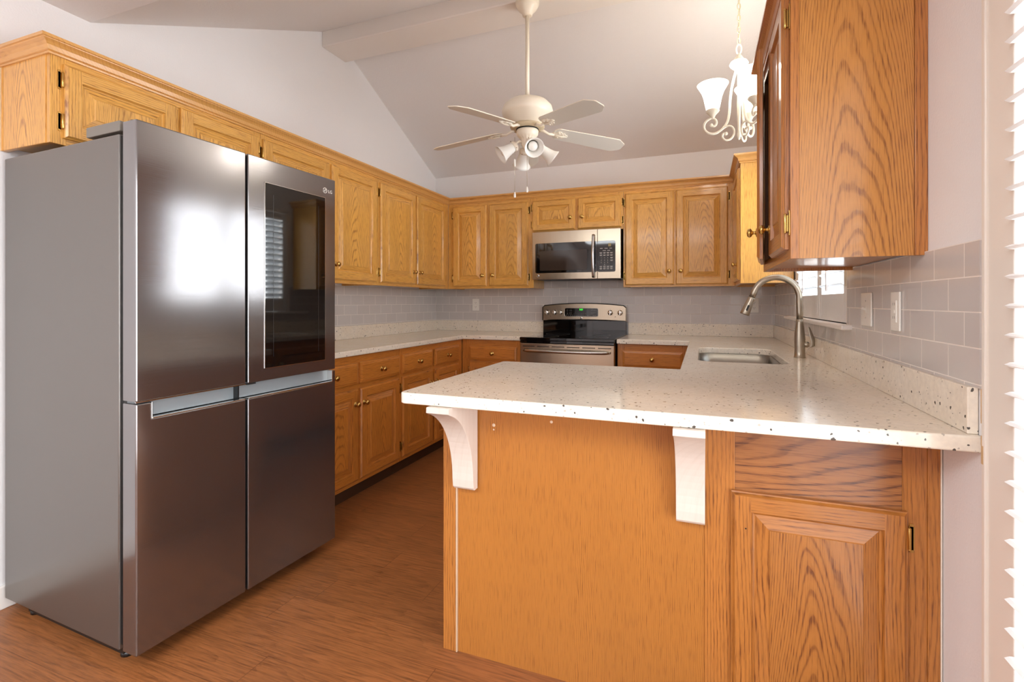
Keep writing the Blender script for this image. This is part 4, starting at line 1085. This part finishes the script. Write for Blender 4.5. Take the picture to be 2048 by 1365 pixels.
for k in range(5):
    a = R(3 + 72 * k); d_ = cdir(a); ang = math.atan2(d_.y, d_.x)
    zr, zt = fl(2.243), fl(2.198)
    droop = math.atan2(0.045, 0.46)
    M_ = Matrix.Translation((0, 0, zr)) @ Matrix.Rotation(ang, 4, 'Z') @ Matrix.Translation((0.18, 0, 0)) @ Matrix.Rotation(droop, 4, 'Y') @ Matrix.Rotation(R(-12), 4, 'X')
    # blade outline
    out = [(0.0, -0.050), (0.015, -0.058), (0.30, -0.068), (0.40, -0.070), (0.412, -0.068), (0.456, -0.036), (0.461, -0.026), (0.461, 0.026), (0.456, 0.036), (0.412, 0.068), (0.40, 0.070), (0.30, 0.068), (0.015, 0.058), (0.0, 0.050), (-0.012, 0.03), (-0.016, 0.0), (-0.012, -0.03)]
    mb = MB(); mb.X = M_; mb.prism(out, 0.0, 0.0055, 'z'); bl = mb.build('blade', BLADE, fan, bevel=0.0015)
    bl.data.materials.append(ALMOND)
    for p in bl.data.polygons:
        n_ = p.normal
        if abs(n_.z) < 0.5: p.material_index = 1
    mb = MB(); mb.X = M_
    leaf = [(-0.03, 0.0), (-0.012, 0.012), (0.004, 0.020), (0.012, 0.034), (0.028, 0.036), (0.040, 0.026), (0.055, 0.028), (0.064, 0.014), (0.078, 0.010), (0.084, 0.0)]
    leaf = leaf + [(x, -y) for x, y in leaf[-2:0:-1]]
    mb.prism(leaf, -0.007, -0.0005, 'z')
    for (x_, y_, r_) in ((0.02, 0.022, 0.008), (0.02, -0.022, 0.008), (0.045, 0.013, 0.007), (0.045, -0.013, 0.007), (0.065, 0, 0.007)): mb.sphere((x_, y_, -0.007), r_, n=8, sz=.6)
    mb.tube([(0.0, 0.0, -0.010), (0.04, 0, -0.012), (0.08, 0, -0.006)], [0.006, 0.005, 0.003], 8)
    mb.X = Matrix.Identity(4)
    dd_ = Vector((math.cos(ang), math.sin(ang), 0))
    mb.tube([tuple(dd_ * 0.085 + Vector((0, 0, fl(2.262)))), tuple(dd_ * 0.115 + Vector((0, 0, fl(2.250)))), tuple(dd_ * 0.14 + Vector((0, 0, fl(2.238)))), tuple(dd_ * 0.175 + Vector((0, 0, fl(2.240))))], [0.012, 0.008, 0.008, 0.010], 8)
    ir = mb.build('blade_iron', ALMOND, bl)
BELL = [(0.0265, 0.0), (0.028, 0.012), (0.031, 0.030), (0.035, 0.055), (0.041, 0.078), (0.050, 0.096), (0.058, 0.105), (0.0565, 0.1055), (0.048, 0.0965), (0.039, 0.078), (0.033, 0.055), (0.029, 0.030), (0.026, 0.012)]
for az, tilt in ((168, 32), (258, 34), (348, 42), (78, 36)):
    d_ = cdir(R(az)); t_ = R(tilt)
    ax = (d_ * math.cos(t_) + Vector((0, 0, -math.sin(t_)))).normalized()
    base = d_ * 0.072 + Vector((0, 0, fl(2.152)))
    mb = MB()
    mb.tube([tuple(d_ * 0.034 + Vector((0, 0, fl(2.175)))), tuple(d_ * 0.052 + Vector((0, 0, fl(2.178)))), tuple(d_ * 0.066 + Vector((0, 0, fl(2.168)))), tuple(base)], 0.007, 8)
    rm = Vector((0, 0, 1)).rotation_difference(ax).to_matrix().to_4x4()
    mb.X = Matrix.Translation(base) @ rm
    mb.lathe([(0.014, -0.008), (0.026, 0.0), (0.032, 0.006), (0.032, 0.020), (0.030, 0.022)], 20)
    ar = mb.build('light_fitter', ALMOND, fan)
    mb = MB(); mb.X = Matrix.Translation(base + ax * 0.010) @ rm; mb.lathe(BELL, 28); mb.build('glass_shade', FROST, ar)
    mb = MB(); mb.X = Matrix.Translation(base + ax * 0.010) @ rm; mb.lathe([(0.013, 0.0), (0.014, 0.025), (0.022, 0.045), (0.0285, 0.062), (0.0285, 0.072), (0.024, 0.084), (0.013, 0.092), (0.001, 0.094)], 20); mb.build('light_bulb', BULB, ar)
    mb = MB()
    for q_ in range(3):
        aa = q_ * 2 * PI / 3 + 0.6
        mb.X = Matrix.Translation(base) @ rm
        mb.tube([(0.030 * math.cos(aa), 0.030 * math.sin(aa), 0.014), (0.040 * math.cos(aa), 0.040 * math.sin(aa), 0.014)], 0.0016, 6)
    mb.build('thumb_screw', BRASS_D, ar)
CHAIN = plain('bead_chain', (190, 180, 160), 0.3, 0.8)
for (px, py, z0_, z1_, fob) in ((-0.0640, -0.048, 2.200, 1.868, 'a'), (0.016, -0.050, 2.160, 1.893, 'b')):
    mb = MB(); mb.tube([(px, py, fl(z0_)), (px, py, fl(z1_))], 0.0011, 6); ch = mb.build('pull_chain', CHAIN, fan)
    mb = MB(); mb.X = Matrix.Translation((px, py, fl(z1_) - 0.036)); mb.lathe([(0.001, 0), (0.006, 0.002), (0.0075, 0.010), (0.006, 0.022), (0.003, 0.034), (0.001, 0.036)], 14); mb.build('pull_fob', WHITEP, ch)
    if fob == 'a':
        mb = MB(); mb.X = Matrix.Translation((px, py, fl(2.020))); mb.lathe([(0.001, 0), (0.0055, 0.004), (0.0055, 0.044), (0.001, 0.048)], 12); mb.build('chain_connector', WHITEP, ch)

# ------------------------------------------------------------------ chandelier
CX, CY = 2.734, -1.600
ch = thing('chandelier', 'small cream scrolled chandelier with three lit bell shades hanging at the right', 'chandelier', (CX, CY, 2.045))
cl_ = lambda z_: z_ - 2.045
CREAM = plain('cream_wrought_iron', (234, 228, 210), 0.4)
zc_top = RIDGE_Z - abs(CY - RIDGE_Y) * 0.48
mb = MB()
z_ = cl_(2.572); k = 0
while z_ < cl_(3.02):
    M_ = Matrix.Translation((0, 0, z_)) @ Matrix.Rotation(PI / 2 * (k % 2) + 0.3, 4, 'Z')
    mb.X = M_
    mb.tube([(0.0085 * math.cos(a), 0, 0.0185 * math.sin(a)) for a in [q * PI / 6 for q in range(12)]], 0.0019, 6, closed=True)
    z_ += 0.0305; k += 1
mb.X = Matrix.Identity(4)
mb.tube([(0.003, 0.002, cl_(2.56)), (0.004, -0.003, cl_(2.75)), (-0.003, 0.003, cl_(2.9)), (0, 0, cl_(3.04))], 0.0018, 6)
mb.build('chain', plain('champagne_chain', (216, 208, 176), 0.4, 0.2), ch)
mb = MB(); mb.lathe([(0.06, 0.0), (0.06, -0.004), (0.045, -0.016), (0.012, -0.024), (0.008, -0.036)], 24)
mb.build('canopy', CREAM, ch, (0, 0, cl_(3.036)))
mb = MB(); mb.tube([(0.012 * math.cos(a), 0, cl_(2.530) + 0.026 * math.sin(a)) for a in [q * PI / 8 for q in range(16)]], 0.0035, 8, closed=True)
mb.X = Matrix.Translation((0, 0, cl_(2.45)))
mb.lathe([(0.005, 0.055), (0.010, 0.05), (0.018, 0.036), (0.028, 0.022), (0.030, 0.018), (0.028, 0.016)], 24)
mb.build('top_finial', CREAM, ch)
mb = MB(); mb.X = Matrix.Translation((0, 0, cl_(2.425)))
mb.lathe([(0.020, 0.0), (0.030, 0.006), (0.042, 0.018), (0.046, 0.026), (0.040, 0.038), (0.026, 0.043), (0.001, 0.044)], 28)
mb.build('glass_collar', LITGLASS, ch)
mb = MB(); mb.lathe([(0.001, cl_(2.052)), (0.006, cl_(2.056)), (0.010, cl_(2.075)), (0.006, cl_(2.10)), (0.0065, cl_(2.13)), (0.009, cl_(2.20)), (0.010, cl_(2.24)), (0.008, cl_(2.30)), (0.008, cl_(2.43))], 18)
mb.build('centre_column', CREAM, ch)
SH = [(0.030, 0.0), (0.034, 0.012), (0.040, 0.040), (0.046, 0.070), (0.056, 0.100), (0.072, 0.128), (0.079, 0.140), (0.0775, 0.141), (0.069, 0.129), (0.053, 0.100), (0.043, 0.070), (0.037, 0.040), (0.031, 0.012)]
ARMR = 0.128
for az in (170, 290, 50):
    d_ = cdir(R(az))
    P2 = lambda r_, z2: tuple(d_ * r_ + Vector((0, 0, cl_(z2))))
    mb = MB()
    pts = [P2(0.010, 2.43), P2(0.030, 2.36), P2(0.042, 2.28), P2(0.045, 2.20), P2(0.055, 2.150), P2(0.080, 2.118), P2(0.110, 2.098), P2(0.145, 2.100), P2(0.170, 2.124), P2(0.172, 2.155), P2(0.155, 2.176), P2(0.130, 2.184), P2(0.112, 2.172), P2(0.108, 2.150), P2(0.120, 2.136), P2(0.134, 2.142)]
    # smooth the polyline
    def smooth(p, it=2):
        for _ in range(it):
            q_ = [p[0]]
            for u, v in zip(p, p[1:]):
                u, v = Vector(u), Vector(v); q_ += [tuple(u * .75 + v * .25), tuple(u * .25 + v * .75)]
            q_.append(p[-1]); p = q_
        return p
    mb.tube(smooth(pts), 0.0062, 8); mb.sphere(P2(0.134, 2.145), 0.0095, n=10)
    pts = [P2(0.052, 2.150), P2(0.030, 2.140), P2(0.018, 2.115), P2(0.022, 2.080), P2(0.045, 2.058), P2(0.072, 2.066), P2(0.080, 2.090), P2(0.066, 2.106), P2(0.052, 2.098)]
    pts = [P2(0.080, 2.120), P2(0.055, 2.134), P2(0.030, 2.126), P2(0.020, 2.095), P2(0.034, 2.062), P2(0.062, 2.054), P2(0.082, 2.072), P2(0.078, 2.094), P2(0.062, 2.094)]
    mb.tube(smooth(pts), 0.0052, 8); mb.sphere(P2(0.062, 2.092), 0.009, n=10)
    arm = mb.build('arm', CREAM, ch)
    mb = MB(); mb.X = Matrix.Translation(d_ * ARMR + Vector((0, 0, cl_(2.176))))
    mb.lathe([(0.006, 0.0), (0.010, 0.010), (0.016, 0.022), (0.030, 0.036), (0.035, 0.044), (0.033, 0.050)], 22); mb.build('candle_cup', CREAM, arm)
    mb = MB(); mb.X = Matrix.Translation(d_ * ARMR + Vector((0, 0, cl_(2.222)))); mb.lathe(SH, 28)
    mb.build('glass_shade', LITGLASS, arm)
    ld_ = bpy.data.lights.new('bulb_glow', 'POINT'); ld_.energy = 2.6; ld_.shadow_soft_size = 0.04; ld_.color = (1.0, 0.93, 0.83)
    lo = bpy.data.objects.new('bulb_glow', ld_); C.objects.link(lo); lo.parent = arm
    lo.location = d_ * ARMR + Vector((0, 0, cl_(2.375)))

# repeats share a group phrase
GROUPS = {'wall_cabinet': 'oak wall cabinets', 'base_cabinet': 'oak base cabinets', 'corbel': 'corbels under the peninsula counter',
          'outlet': 'outlets on the backsplash', 'granite_upstand': 'granite upstands above the counters', 'countertop': 'granite countertops'}
for o in C.objects:
    if o.parent is None:
        g_ = GROUPS.get(o.name.split('.')[0])
        if g_ and 'label' in o: o['group'] = g_
